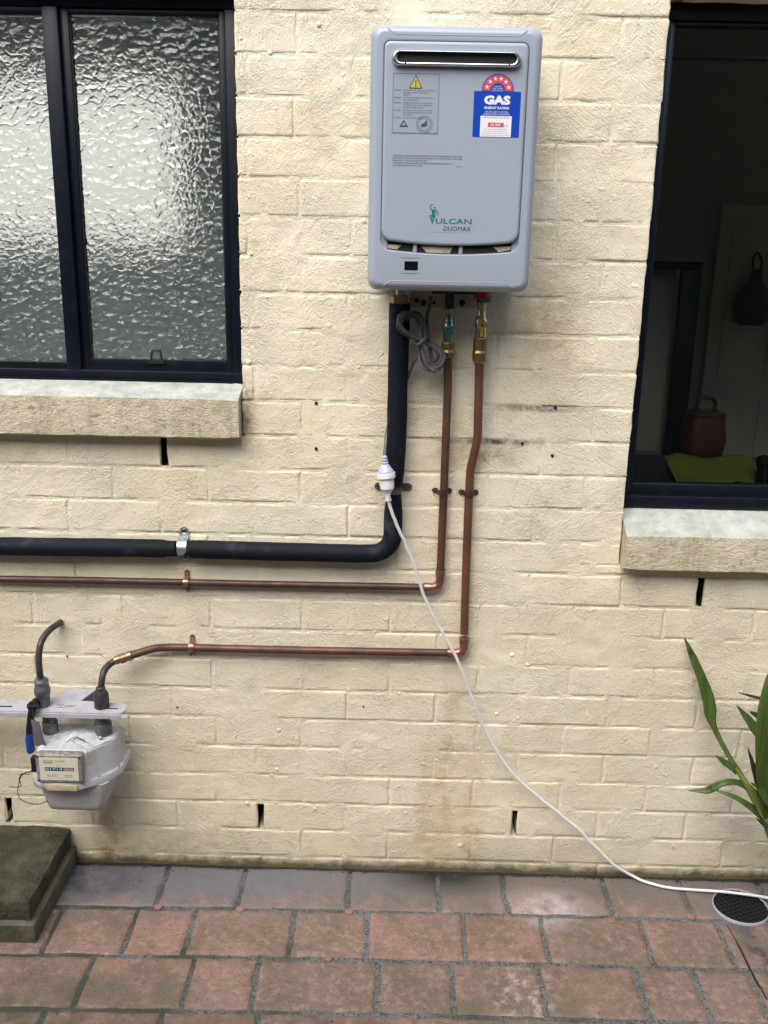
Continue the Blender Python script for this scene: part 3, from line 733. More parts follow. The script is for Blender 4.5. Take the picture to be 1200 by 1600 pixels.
for i, (t, x0, x1) in enumerate((('When tested in accordance with AS 4552', .168,.214), ('Actual energy use will depend on', .167,.215), ('the appliance and how it is used', .164,.219), ('Save energy, compare before you buy', .163,.220))):
    z = (1.9300, 1.9258, 1.9222, 1.9186)[i]; text(t, x0, x1, z, z+.0019, YP-.0012, M['ink2'], el)
# warning label
wl = sheet(rrect(-.0215,.0745,1.9195,2.0345,.003,3,2), YP-.0005, 'warning_label', M['pale_label'], ht)
b = MB(); 
for x0,x1,z0,z1 in ((-.0195,.0725,2.0327,2.0333),(-.0195,.0725,1.9207,1.9213),(-.0201,-.0195,1.9207,2.0333),(.0725,.0731,1.9207,2.0333)): b.prism_y(rect(x0,x1,z0,z1), YP-.0006, YP-.0008)
b.build('border', M['ink2'], wl, smooth=False)
tri = sheet([(.0125,2.0052),(.0395,2.0052),(.0260,2.0310)], YP-.0009, 'warning_triangle', M['ink'], wl)
sheet([(.0152,2.0068),(.0368,2.0068),(.0260,2.0275)], YP-.0012, 'triangle_field', M['warn'], wl)
sheet([(.0246,2.0215),(.0274,2.0215),(.0268,2.0125),(.0252,2.0125)], YP-.0015, 'mark', M['ink'], wl, .0002)
sheet(ringp(.0260,2.0098,.0001,.0015,12), YP-.0015, 'mark', M['ink'], wl, .0002)
rows = [('DO NOT','OPERATE THIS APPLIANCE BEFORE'),('','READING THE INSTRUCTION'),('','BOOKLET'),('DO NOT','PLACE ARTICLES ON OR AGAINST'),('','THIS APPLIANCE'),('DO NOT','STORE CHEMICALS OR FLAMMABLE'),('','MATERIALS OR SPRAY AEROSOLS'),('','NEAR THIS APPLIANCE'),('DO NOT','OPERATE WITH PANELS, COVERS'),('','OR GUARDS REMOVED FROM THIS'),('','APPLIANCE'),('DO NOT','ACTIVATE IF FROZEN')]
zz = 2.0015
for a, t in rows:
    if a:
        zz -= .0012; text(a, -.0165, -.003, zz, zz+.0028, YP-.0007, M['ink'], wl, bold=.02)
    text(t, .0010, .0010+.0022*len(t), zz, zz+.0026, YP-.0007, M['ink2'], wl); zz -= .0043
b = MB()
for s, t in ((.0090,.0064),(.0055,.0040)):
    tr = [(-s,-s*.62),(s,-s*.62),(0,s*.95)]; ti = [(-t*1.0,-t*.62),(t*1.0,-t*.62),(0,t*.95)]
    for k in range(3):
        q = (k+1) % 3
        b.prism_y([(.0035+tr[k][0],1.9375+tr[k][1]),(.0035+tr[q][0],1.9375+tr[q][1]),(.0035+ti[q][0],1.9375+ti[q][1]),(.0035+ti[k][0],1.9375+ti[k][1])], YP-.0006, YP-.0008)
b.build('compliance_mark', M['ink'], wl, smooth=False)
b = MB(); b.prism_y(ringp(.0455,1.9375,.0158,.0166), YP-.0006, YP-.0008); b.prism_y(ringp(.0455,1.9375,.0112,.0118), YP-.0006, YP-.0008)
b.prism_y([(.0375,1.934),(.041,1.939),(.046,1.941),(.0485,1.946),(.0515,1.943),(.052,1.937),(.049,1.933),(.043,1.932)], YP-.0006, YP-.0008)
for k in range(26):
    a = 2*PI*k/26; 
    b.prism_y(ringp(.0455+.0137*math.cos(a),1.9375+.0137*math.sin(a),.0001,.0009,4), YP-.0006, YP-.0008)
b.build('certification_stamp', M['ink2'], wl, smooth=False)
# printed notice, logo, display window
for i, (t, x1) in enumerate((('WARNING: FOR CONTINUED SAFETY OF THIS APPLIANCE IT MUST BE', .1250), ('INSTALLED, OPERATED AND MAINTAINED IN ACCORDANCE WITH THE', .1250), ("MANUFACTURER'S INSTRUCTIONS.", .0540), ('THIS APPLIANCE DELIVERS WATER NOT EXCEEDING 50°C IN', .1060), ('ACCORDANCE WITH AS 3498', .0430))):
    z = 1.8752-.0048*i; text(t, -.0175, x1, z, z+.0029, YP-.0003, M['ink2'], ht, name='notice_line', bold=.012)
text('AS 0197', .114, .127, 1.8560, 1.8583, YP-.0003, M['ink2'], ht, name='notice_line', bold=.012)
lg = sheet(rect(.060,.157,1.7262,1.7862), YP-.0003, 'brand_plate', M['brand'], ht)
text('V', .0615,.0750,1.7425,1.7605, YP-.0006, M['teal'], lg, bold=.03)
text('ULCAN', .0752,.1510,1.7432,1.7540, YP-.0006, M['teal'], lg, bold=.02)
text('DUOMAX', .0925,.1500,1.7292,1.7385, YP-.0006, M['navyink'], lg)
b = MB()
def stroke2(pts, wd):
    P = [Vector((x, z)) for x, z in pts]
    L = []; R = []
    for i in range(len(P)):
        t = (P[min(i+1,len(P)-1)]-P[max(i-1,0)]).normalized(); n = Vector((-t.y, t.x)); ww = wd[i] if isinstance(wd, list) else wd
        L.append(P[i]+n*ww); R.append(P[i]-n*ww)
    b.prism_y([(p.x, p.y) for p in L] + [(p.x, p.y) for p in reversed(R)], YP-.0004, YP-.0006)
stroke2([(.0695,1.7590),(.0700,1.7650),(.0705,1.7715)], [.0022,.0034,.0042])        # torso
b.prism_y(ringp(.0722,1.7752,.0001,.0020,10), YP-.0004, YP-.0006)                   # head
stroke2([(.0672,1.7710),(.0640,1.7730),(.0630,1.7770),(.0650,1.7805)], [.0014,.0012,.001,.0008])   # raised arm
stroke2([(.0640,1.7795),(.0660,1.7815),(.0690,1.7812)], [.0005,.0007,.0006])        # hammer
stroke2([(.0742,1.7712),(.0778,1.7680),(.0795,1.7630),(.0800,1.7590)], [.0012,.0010,.0007,.0005])  # lowered arm
stroke2([(.0742,1.7660),(.0765,1.7632),(.0780,1.7600)], .0006)
stroke2([(.0660,1.7600),(.0690,1.7555),(.0720,1.7600)], [.0012,.0016,.0012])
b.build('figure_emblem', M['teal'], lg, smooth=False)
sheet(rect(.0120,.0405,1.6477,1.6655), -.2012, 'display_window', M['led'], ht, .001)
for z in (1.6722, 1.6405): MB().prism_y(rect(.004,.044,z,z+.0005), -.2004, -.2007).build('display_rule', M['ink2'], ht, smooth=False)
# underside: fixing plate with holes, dark connections, red cap
p0, p1 = W(640, 462, .02), W(742, 482, .02)
fx = MB().box(p0.x, p1.x+.012, -.022, -.019, p1.z, HZ0+.03).build('fixing_plate', M['plate'], ht, bevel=.001)
for px, py, r in ((651,469,.0062),(662,473,.0068),(678,473,.0042),(722,473,.0075)):
    q = W(px, py, .022); MB().lathe([(0,r),(.0012,r)], (q.x,-.0218,q.z), (0,-1,0), 14).build('fixing_hole', M['leather'] if r > .006 else M['black'], fx)
a, c = W(675, 461, .06), W(742, 461, .06)
MB().box(a.x, c.x, -.085, -.024, HZ0-.012, HZ0+.02).build('burner_tray', M['black'], ht, bevel=.002)
q = W(753, 466, .05); MB().lathe([(-.012,.019),(0,.0195),(.022,.0185)], (q.x, -.05, HZ0-.008), (0,0,1), 20).build('gas_inlet_cap', M['red_pl'], ht)
q = W(756, 472, .05); MB().lathe([(0,.017),(.012,.018)], (q.x, -.05, q.z), (0,0,1), 8).build('inlet_collar', M['steel_dk'], ht)

# ------------------------------------------------------------------ pipes
def clamp(name, x, z, vert, dp, r, span, wd, m, label):
    t = thing(name, (x, 0, z), label, 'pipe clamp', 'pipe clamps fixed to the cream wall')
    th = .0014; inner = [(-span/2+wd/2, .0025), (-r-.003, .0025)]
    inner += [(-(r+.0006), .0035)] + [((r+.0006)*math.cos(PI-PI*k/14), dp+(r+.0006)*math.sin(PI-PI*k/14)) for k in range(15)] + [(r+.0006, .0035)]
    inner += [(r+.003, .0025), (span/2-wd/2, .0025)]
    outer = []
    for i, p in enumerate(inner):
        tt = (Vector(inner[min(i+1,len(inner)-1)])-Vector(inner[max(i-1,0)])).normalized(); outer.append((p[0]-tt.y*th, p[1]+tt.x*th))
    poly = inner + outer[::-1]
    P = lambda s, d, a: (x+s, -d, z+a) if vert else (x+a, -d, z+s)
    b = MB(); n = len(inner)
    for k in range(n-1):
        q = [inner[k], inner[k+1], outer[k+1], outer[k]]
        b.loft([[P(s, d, -wd/2) for s, d in q], [P(s, d, wd/2) for s, d in q]])
    for sg in (-1, 1):
        cs = sg*(span/2-wd/2)
        b.loft([[P(cs+sg*wd/2*math.cos(a), d, wd/2*math.sin(a)) for a in [-PI/2+PI*k/10 for k in range(11)]] for d in (.0025, .0025+th)])
    b.build('strap', m, t, smooth=True, angle=35)
    for sg in (-1, 1):
        c = P(sg*(span/2-wd/2), .0039, 0)
        s = MB().lathe([(0,wd*.30),(.0014,wd*.28),(.002,wd*.14)], c, (0,-1,0), 14).build('screw', M['nickel'], t)
        MB().lathe([(0,wd*.12),(.0004,wd*.11)], Vector(c)+Vector((0,-.002,0)), (0,-1,0), 6).build('drive_socket', M['black'], s)
    return t

# black insulated hot water pipe
hp = thing('insulated_pipe', W(624, 480, .035), 'thick black foam lagged pipe running down from the heater and away to the left', 'pipe')
def seq(P, r0):
    pts = []; rr = []
    for i, (p, r) in enumerate(P): pts.append(p); rr.append(r if r else r0)
    return pts, rr
A = [W(624.5,474,.037), W(624,500,.037), W(622.5,560,.037), W(621,620,.036), W(620,670,.036), W(618,715,.035), W(616,745,.033), W(615.5,760,.031)]
b = MB().tube(catmull(A, 5), [.0245]*5+[.0242]*20+[.0235]*5+[.022]*5+[.017], 22, dent=.05)
b.build('foam_sleeve', M['foam'], hp)
B = fillet([W(615.5,768,.029), W(614.5,800,.0275), W(613,864,.0275), W(560,865,.0275), W(420,861.5,.0275), W(300,858,.026), W(289,857.5,.025)], [.2,.052,.2,.4,.02], 8)
B2 = [B[0]]
for p, q in zip(B, B[1:]):
    k = max(1, int((q-p).length/.03)); B2 += [p.lerp(q, (i+1)/k) for i in range(k)]
B = B2; nB = len(B)
MB().tube(B, [.018,.0225]+[.0232]*(nB-4)+[.0215,.0185], 22, dent=.05).build('foam_sleeve', M['foam'], hp)
Cc = [W(-160,851,.028), W(0,853.5,.028), W(120,855,.028), W(200,856,.028), W(255,857,.026), W(277,857.5,.025), W(283,857.5,.0245)]
MB().tube(catmull(Cc, 5), [.0235]*16+[.0232]*5+[.0205]*4+[.016]*6, 22, dent=.05).build('foam_sleeve', M['foam'], hp)
MB().tube([W(292,857.5,.0245), W(274,857.5,.0245)], .0145, 14).build('bare_pipe', M['copper'], hp)
MB().tube([W(615.6,755,.031), W(615.2,775,.031)], .0145, 14).build('bare_pipe', M['copper'], hp)
q = W(624.5, 470, .037); MB().lathe([(-.006,.020),(.010,.0205),(.014,.016)], (q.x,-.037,q.z), (0,0,1), 6).build('union_nut', M['brass'], hp)
MB().tube([(q.x,-.037,q.z), (q.x,-.037,HZ0+.02)], .0095, 14).build('tail_pipe', M['nickel'], hp)
p = W(614.5, 764.5, .031); clamp('pipe_clamp', p.x, p.z, True, .031, .0188, .094, .0185, M['oldzinc'], 'dark steel saddle clamp behind the white socket on the lagged pipe')
p = W(286, 855, .0245); clamp('pipe_clamp', p.x, p.z, False, .0245, .0188, .094, .0235, M['zinc'], 'shiny zinc saddle clamp splitting the horizontal black lagging')

# cold water pipe
cp = thing('cold_water_pipe', W(700, 560, .03), 'brown copper pipe with green handled valve turning left beneath the black lagging', 'pipe')
R = .0099
v0 = W(702, 482, .036); xv = v0.x
def pv(py, d=.036): return W(702.5, py, d).z
MB().tube([(xv,-.036,pv(556)), W(700,600,.033), W(693.5,766,.0175), W(688,893,.0175)], R, 16).build('pipe', M['copper_v'], cp)
EL = fillet([W(687.8,896,.0175), W(687,917.5,.0175), W(662,917.5,.0175)], .019, 8)
MB().tube(EL, .0108, 16).build('elbow', M['copper_new'], cp)
for s, e in ((W(688,890,.0175), W(687.7,899,.0175)), (W(671,917.5,.0175), W(662,917.5,.0175))):
    MB().tube([s, e], .0124, 16).build('collar', M['copper_new'], cp)
MB().tube([W(666,917.5,.0175), W(400,912.5,.0175), W(291,910,.0165), W(150,907,.0175), W(-160,902,.0175)], R*.92, 16).build('pipe', M['copper'], cp)
def valve(parent, xc, d, marks, hm, bodym):
    """marks: photograph rows of white nut top, body, handle, coupling"""
    px, (n0, n1, b0, hnd, b1, c1, c2) = marks
    Z = lambda y: W(px, y, d).z
    hexl = lambda z0, z1, r, m, nm, k=6: MB().lathe([(0,r*.93),(.002,r),(z1-z0-.002,r),(z1-z0,r*.93)], (xc,-d,z0), (0,0,1), k).build(nm, m, parent, smooth=False)
    hexl(Z(n1), Z(n0), .0118, M['plate'], 'top_nut')
    MB().tube([(xc,-d,Z(n0)-.002),(xc,-d,HZ0+.02)], .0105, 12).build('tail_pipe', M['copper'], parent)
    bl_ = Z(n1)-Z(b1)
    body = MB().lathe([(0,.0135),(bl_*.12,.0140),(bl_*.3,.0135),(bl_*.40,.0155),(bl_*.62,.0155),(bl_*.72,.0115),(bl_*.85,.0098),(bl_,.0098)], (xc,-d,Z(b1)), (0,0,1), 22).build('valve_body', bodym, parent)
    zh = Z(hnd)
    h = MB().lathe([(.010,.006),(.020,.006),(.0205,.0112),(.026,.0115),(.0275,.0095)], (xc,-d,zh), (0,-1,0), 20)
    h.tube([(xc,-d-.021,zh+.036),(xc,-d-.024,zh+.010)], [.0035,.0042], 8).tube([(xc,-d-.024,zh-.010),(xc,-d-.019,Z(b1)+.004)], [.0045,.0038], 8)
    hh = h.build('handle', hm, parent)
    MB().lathe([(0,.0052),(.0012,.0045)], (xc,-d-.0275,zh), (0,-1,0), 12).build('handle_screw', M['nickel'], hh)
    hexl(Z(c1), Z(b1)-.0005, .0165, M['brass'], 'coupling_nut', 8)
    MB().lathe([(0,.0125),(.003,.0165),(Z(c1)-Z(c2)-.006,.0178),(Z(c1)-Z(c2)-.0005,.0150)], (xc,-d,Z(c2)), (0,0,1), 8).build('coupling_nut', M['brass'], parent, smooth=False)
valve(cp, xv, .036, (702.5, (482,491,503,514,534,546,559)), M['green_pl'], M['nickel'])
gp = thing('gas_pipe', W(750, 570, .03), 'reddish copper pipe with yellow handled valve dropping past the lagging to the gas meter', 'pipe')
xg = W(752, 500, .042).x
valve(gp, xg, .042, (752, (472,483,495,506,527,547,566)), M['yellow_pl'], M['nickel'])
MB().lathe([(0,.0125),(.014,.0125)], (xg,-.042,W(752,566,.042).z-.004), (0,0,1), 16).build('sleeve', M['brass'], gp)
MB().tube(catmull([(xg,-.042,W(752,562,.042).z), W(748.6,600,.040), W(747,650,.038), W(746.2,682,.033), W(741.5,706,.027), W(735.5,732,.020), W(733.8,756,.0165), W(732,790,.0165), W(728,900,.0175), W(725.3,990,.0175)], 5), .0105, 16).build('pipe', M['copper_w'], gp)
EL = fillet([W(725.1,996,.0175), W(724.6,1020.5,.0175), W(700,1020,.0175)], .02, 8)
MB().tube(EL, .0114, 16).build('elbow', M['copper_new'], gp)
for s, e in ((W(725.3,997,.0175), W(725.1,1004,.0175)), (W(706,1020.3,.0175), W(699,1020,.0175))):
    MB().tube([s, e], .0128, 16).build('collar', M['copper_new'], gp)
MB().tube(catmull([W(702,1020,.0175), W(500,1016.5,.0175), W(298,1012,.0165), W(262,1011.5,.0175), W(240,1013.5,.030), W(218,1020,.038), W(203,1024.5,.045)], 6), .0102, 16).build('pipe', M['copper_b'], gp)
for s, e, r in ((W(206,1023.5,.044), W(199,1026,.046), .0132), (W(195,1027.5,.048), W(188,1030,.050), .0132), (W(203,1024.5,.046), W(180,1032,.052), .0112)):
    MB().tube([s, e], r, 16).build('collar', M['copper_new'], gp)
zt_ = W(160, 1085, .1).z; xm = W(159, 1100, .1).x
MB().tube(catmull([W(184,1031,.051), W(174,1036,.056), W(164,1046,.076), W(160,1058,.090), (xm,-.1,.588)], 6), [.0088]*8+[.0092]*8+[.0085]*9, 12).build('taped_tail', M['tape'], gp)
p = W(291, 910, .0165); clamp('pipe_clamp', p.x, p.z, False, .0165, .0096, .060, .0125, M['copper_new'], 'bright copper clip on the upper horizontal copper pipe')
p = W(299.5, 1011, .0165); clamp('pipe_clamp', p.x, p.z, False, .0165, .0106, .060, .0125, M['copper_new'], 'copper clip on the lowest horizontal pipe nearest the gas meter')
p = W(691, 768.5, .0175); clamp('pipe_clamp', p.x, p.z, True, .0175, .0103, .050, .0125, M['copper'], 'brown saddle clip on the vertical pipe under the green valve')
p = W(732.5, 771, .0165); clamp('pipe_clamp', p.x, p.z, True, .0165, .0108, .050, .0125, M['copper'], 'brown saddle clip on the bent vertical pipe under the yellow valve')

# ------------------------------------------------------------------ cords
pc = thing('power_cord', W(655, 530, .06), 'grey heater flex tied in a figure eight bundle beside the lagged pipe', 'cord')
ctr = W(658, 531, .05); ux = (W(676, 566, .05)-W(638, 502, .05)); ux.normalize(); uz = Vector((-ux.z, 0, ux.x))
pts = []
for l in range(4):
    A_, B_ = .058+.006*l, .020+.0045*((l*7) % 3)
    for k in range(40):
        a = 2*PI*k/40
        lift = .012*math.sin(a*2+l)+.0055*l
        pts.append(ctr + ux*(A_*math.cos(a)+.002*math.sin(3*a+l)) + uz*(B_*math.sin(2*a)+.0028*(l-1.5)*math.cos(a)) + Vector((0, -lift-.006, 0)))
st0 = [W(673,462,.05), W(671,480,.05), W(667,500,.05)]; en0 = [W(652,560,.045), W(641,580,.035), W(628,612,.013), W(612,650,.013), W(605,672,.03), W(602.5,695,.052), W(600.5,714,.072)]
MB().tube(catmull(st0+pts[::2]+en0, 4), .0041, 8).build('flex', M['grey_cord'], pc)
tie = [ctr + uz*(.014*math.cos(a)) + Vector((0,-.022+.021*math.sin(a),0)) + ux*.002*math.sin(2*a) for a in [2*PI*k/20 for k in range(21)]]
MB().tube(tie, .0042, 8).build('tie', M['grey_cord'], pc)
ax0 = W(600.5, 713, .078); ax1 = W(607, 783, .085); axd = (ax1-ax0); LN = axd.length; axd.normalize()
LL = lambda py: (py-713)/70*LN
def lt_(prof, nm, m, par, seg=26): return MB().lathe([(LL(y), r) for y, r in prof], ax0, axd, seg).build(nm, m, par, angle=35)
lt_([(712,.0048),(713.5,.0072),(715,.0074),(715.6,.0058),(717,.0058),(717.6,.0078),(719.2,.008),(719.8,.0062),(721.2,.0062),(721.8,.0086),(723.6,.0088),(724.2,.0074),(725,.0074),(726,.0095),(730,.0130),(735,.0185),(737.2,.0200),(737.4,.0200)], 'plug', M['grey_pl'], pc)
wc = thing('extension_cord', ax0+axd*LL(750), 'white extension lead hanging from its socket across the wall to the floor drain', 'cord')
lt_([(737.9,.0195),(738.2,.0222),(739,.0226),(746,.0224),(746.8,.0214),(746.9,.0184),(748,.0180),(754,.0180),(754.2,.0176),(755,.0178),(763,.0166),(764,.0150),(767,.0115),(770.5,.0078),(771,.0074)], 'socket', M['white_pl'], wc)
pr = [(770.5,.0066)]
for k in range(3): pr += [(771.5+k*3.2,.0068),(773.4+k*3.2,.0066),(773.6+k*3.2,.0050),(774.4+k*3.2,.0050)]
lt_(pr+[(780.6,.0080),(782.6,.0078),(783,.005)], 'strain_relief', M['white_pl'], wc)
path = [W(606.6,781,.085), W(611,796,.083), W(620,820,.078), W(632,847,.072), (W(641,868,.068)), W(653,900,.064), W(664,935,.060), W(680,968,.058), W(698,1000,.056), W(713,1028,.054), W(727,1062,.050), W(741,1098,.046), W(757,1140,.040), W(775,1172,.036), W(800,1208,.032), W(835,1240,.030), W(872,1270,.028), W(905,1297,.026), W(932,1325,.026), W(958,1350,.028), G(985,1367,.018), G(1012,1379,.010), G(1045,1387,.008), G(1085,1390.5,.009), G(1125,1393,.014), G(1165,1397.5,.015), G(1200,1403,.012), G(1290,1420,.008), G(1420,1430,.008)]
cpts = catmull(path, 6)
cpts = [p + Vector((.0022*noise.noise((i*.31,0,1)), 0, .0016*noise.noise((i*.27,4,2)) if p.z > .03 else 0)) for i, p in enumerate(cpts)]
MB().tube(cpts, .0040, 10).build('flex', M['white_pl'], wc)

# ------------------------------------------------------------------ gas meter
gmt = thing('gas_meter', (-.80, 0, .27), 'grey domestic gas meter with flaking white top hanging on a wall bracket', 'gas meter')
def oct_(e, y0, y1, x0=-.888, x1=-.700):
    # plan outline: flat front, chamfered to the right and left, rounded corners
    return [(x0-e, y1+e), (x0-e, y0+.020), (x0+.004-e*.7, y0+.006-e*.4), (x0+.014, y0-e), (-.764, y0-e), (-.755+e*.3, y0+.003-e*.7), (x1-.008+e*.8, y0+.058-e*.5), (x1+e, y0+.072), (x1+e, y1+e), ]
up = MB().loft([[(x, y, z) for x, y in oct_(e, -.192, -.045)] for z, e in ((.378,.004),(.395,0),(.445,-.001),(.456,-.004),(.461,-.010))])
up.build('upper_case', M['meter'], gmt, angle=30)
tv = []; tf = []
for j in range(15):
    for i in range(22):
        u, v = i/21, j/14; x = -.885+.178*u - .0; y = -.182+.130*v
        xr = -.758 + .05*min(1, v/.42); x = -.882 + (xr+.882)*u
        z = .4612 + .004*noise.noise((x*60, y*60, 2)) + .0035*noise.noise((x*150, y*150, 4)) + .014*max(0, 1-((u-.52)/.30)**2)*max(0, 1-abs(v-.55)/.30)
        if i in (0, 21) or j in (0, 14): z = .4606
        tv.append((x, y, z))
for j in range(14):
    for i in range(21): tf.append((j*22+i, j*22+i+1, (j+1)*22+i+1, (j+1)*22+i))
MB().add(tv, tf).build('flaked_top', M['meter_top'], gmt, angle=180)
def fl_(e, y0=-.200): return [(-.905-e,-.035+e),(-.908-e,-.15),(-.900-e*.7,-.180-e*.4),(-.880,y0-e*.7),(-.83,y0-.006-e),(-.775,y0-.003-e),(-.735,y0+.022-e),(-.706+e*.5,-.150-e*.5),(-.690+e,-.115),(-.688+e,-.035+e)]
MB().loft([[(x, y, z) for x, y in fl_(e)] for z, e in ((.358,-.004),(.360,0),(.376,.001),(.380,-.002))]).build('flange', M['meter'], gmt, angle=50)
MB().loft([[(x, y, z) for x, y in rrect(-.893+e, -.712-e*1.2, -.178+e*.8, -.045-e*.4, max(.004,.022-e*.2), 5, 3)] for z, e in ((.359,.0),(.352,.001),(.290,.013),(.277,.017),(.271,.026))]).build('lower_case', M['meter_low'], gmt, angle=45)
for q in ((-.897,-.165),(-.855,-.203),(-.79,-.204),(-.735,-.174),(-.698,-.125)):
    MB().lathe([(0,.0048),(.003,.0045),(.0042,.002)], (q[0],q[1]+.004,.3795), (0,0,1), 6).build('flange_bolt', M['zinc'], gmt)
# index with its window, counter and corner screws
ix = MB().loft([[(x, y, z) for x, z in rrect(-.8775+e, -.7615-e, .3835+e, .4605-e, .006, 3, 2)] for y, e in ((-.186,0),(-.2065,0),(-.209,.002))]).build('index', M['clearcase'], gmt, angle=40)
MB().prism_y(rect(-.868,-.771,.3905,.4535), -.2085, -.2098).build('dial_plate', M['dial'], ix, smooth=False)
for x in (-.8725,-.7665):
    for z in (.3885,.4555): MB().lathe([(0,.0042),(.0015,.004),(.0022,.002)], (x,-.2088,z), (0,-1,0), 10).build('index_screw', M['steel_dk'], ix)
CW1 = mat('dark_counter', (.008,.045,.065), .3); CW2 = mat('purple_counter', (.14,.025,.10), .3)
for k in range(8):
    x0 = -.8545+k*.0092
    MB().prism_y(rect(x0, x0+.0085, .4175, .4265), -.2097, -.2104).build('counter_wheel', CW1 if k < 5 else CW2, ix, smooth=False)
text('01714', -.853,-.811,.4193,.4247, -.2106, M['whiteprint'], ix); text('252', -.8065,-.7835,.4193,.4247, -.2106, M['whiteprint'], ix)
MB().prism_y(rect(-.8575,-.8335,.4395,.4475), -.2097, -.2101).build('nameplate', M['oldlabel'], ix, smooth=False)
MB().prism_y(rect(-.856,-.835,.4385,.4395), -.2097, -.2103).build('nameplate_rule', M['ink'], ix, smooth=False)
text('G 2.5', -.850,-.826,.4005,.4065, -.2101, M['ink'], ix); text('m³', -.824,-.818,.4305,.4345, -.2101, M['ink'], ix)
text('GAS METER', -.829,-.803,.4420,.4460, -.2101, M['ink2'], ix); text('MADE 1998', -.806,-.788,.4030,.4060, -.2101, M['ink2'], ix); text('Pmax 20 kPa', -.806,-.786,.3985,.4012, -.2101, M['ink2'], ix)
MB().box(-.856,-.778,-.2095,-.2065,.3600,.3760).build('yellowed_label', M['oldlabel'], gmt, bevel=.0005)
MB().box(-.8915,-.8785,-.205,-.186,.408,.448).build('seal_box', M['black'], gmt, bevel=.002)
MB().lathe([(0,.006),(.008,.0055),(.011,.003)], (W(157,1151,.13).x,-.13,.4600), (0,0,1), 8).build('bolt', M['zinc'], gmt)
MB().tube(catmull([W(97,1168,.165), W(106,1158,.150), W(118,1151.5,.14), W(129,1156,.145), W(141,1163,.155)], 5), [.0008]*5+[.0022]*12+[.0008]*4, 6, flat=.5).build('paint_curl', M['tape'], gmt)
for x, y, r in ((-.738,-.098,.0225), (-.876,-.098,.020)):
    MB().lathe([(0,r*.8),(.006,r),(.032,r),(.034,r*.86),(.05,r*.86),(.052,r),(.073,r)], (x,y,.4595), (0,0,1), 20).build('connector', M['steel_dk'], gmt, angle=30)
# wall bracket
br = [(-1.45,-.075),(-1.45,-.132),(-.690,-.132),(-.679,-.127),(-.674,-.117),(-.674,-.098),(-.681,-.080),(-.752,-.071),(-.803,-.068),(-.783,-.004),(-.845,-.004),(-.900,-.075)]
bk = MB().prism_z(br, .5335, .5385); bk.box(-1.45, -.680, -.1345, -.1295, .5225, .5345)
bk.build('bracket', M['lilac'], gmt, smooth=False, bevel=.0008)
MB().box(-.856, -.790, -.006, -.0005, .475, .535).build('bracket_foot', M['lilac'], gmt, bevel=.002)
MB().box(-.722, -.694, -.110, -.105, .5385, .5391).box(-1.04, -.965, -.113, -.107, .5385, .5391).build('bracket_slot', M['black'], gmt, smooth=False)
b = MB(); rn = random.Random(3)
for y0, n, x in ((-.096, 9, -.855), (-.106, 8, -.852)):
    P = [(x+k*.006+rn.uniform(-.002,.002), y0+rn.uniform(-.005,.004), .5388) for k in range(n)]
    b.tube(catmull(P, 3), .0007, 5)
b.build('marker_scrawl', M['ink'], gmt)
zf = .5385
MB().lathe([(0,.0178),(.003,.0195),(.006,.0185),(.020,.0195),(.034,.0190),(.040,.0175),(.048,.0125),(.056,.0115),(.058,.0092)], (xm,-.1,zf), (0,0,1), 20).build('outlet_union', M['tape'], gmt, angle=30)
MB().lathe([(0,.0180),(.0022,.0180)], (xm,-.1,zf+.0062), (0,0,1), 20).build('union_ring', M['nickel'], gmt)
# inlet: black pipe from the wall into a stop valve
ip = thing('gas_inlet_pipe', W(64, 1062, .1), 'short black pipe curving out of the wall into a stop valve above the gas meter', 'pipe')
xi = W(66, 1080, .1).x; zi = W(66, 1060, .1).z
MB().tube(catmull([W(97,970,-.02), W(92,974,.012), W(78,984,.045), W(66,1000,.075), W(61,1020,.092), W(61.5,1045,.1), (xi,-.1,zi-.012)], 6), .0082, 12).build('pipe', M['tape'], ip)
MB().lathe([(0,.0165),(.004,.0175),(.030,.0178),(.034,.0200),(.050,.0200),(.054,.0178),(.066,.0172),(.070,.0180),(.0705,.0180),(zi-zf-.002,.0155),(zi-zf,.011)], (xi,-.1,zf), (0,0,1), 20).build('valve_body', M['steel_dk'], ip, angle=30)
MB().lathe([(0,.0182),(.0022,.0182)], (xi,-.1,zf+.0655), (0,0,1), 20).build('union_ring', M['nickel'], ip)
hx, hz = xi-.012, zf+.018
lv = MB().lathe([(.014,.011),(.034,.011),(.036,.014),(.044,.013)], (hx,-.1,hz), (0,-1,0), 14)
lv.tube([(hx-.012,-.140,hz+.001),(hx+.014,-.142,hz+.003)], .006, 8)
lv.tube(catmull([(hx,-.144,hz-.004),(hx-.004,-.149,hz-.03),(hx-.008,-.152,hz-.055),(hx-.009,-.153,hz-.075)], 4), [.010]*5+[.009]*8, 10, flat=.55)
lev = lv.build('lever', M['black'], ip)
MB().tube([(hx-.009,-.153,hz-.070),(hx-.010,-.153,hz-.085),(hx-.009,-.153,hz-.118),(hx-.008,-.153,hz-.124)], [.0095,.0112,.0112,.007], 12, flat=.7).build('grip', M['blue_pl'], lev)
tg = thing('meter_tag', (hx+.012,-.158,hz-.03), 'dark grey tag dangling from the stop valve next to its blue grip', 'tag')
MB().loft([[(hx+.002,y,hz-.025),(hx+.022,y,hz-.03),(hx+.036,y-.006,hz-.098),(hx+.010,y-.006,hz-.094)] for y in (-.160,-.164)]).build('tag_plate', M['tag'], tg, bevel=.001)
MB().tube([(hx+.010,-.162,hz-.028),(hx+.006,-.156,hz-.012),(hx+.004,-.150,hz+.002)], .0018, 6).build('tag_tie', M['wire'], tg)
sw = MB().tube(catmull([(-.884,-.207,.412)]+[W(*q) for q in ((40,1207,.19),(30,1216,.19),(33,1228,.2),(22,1230,.19),(14,1229,.18))], 5), .0011, 6)
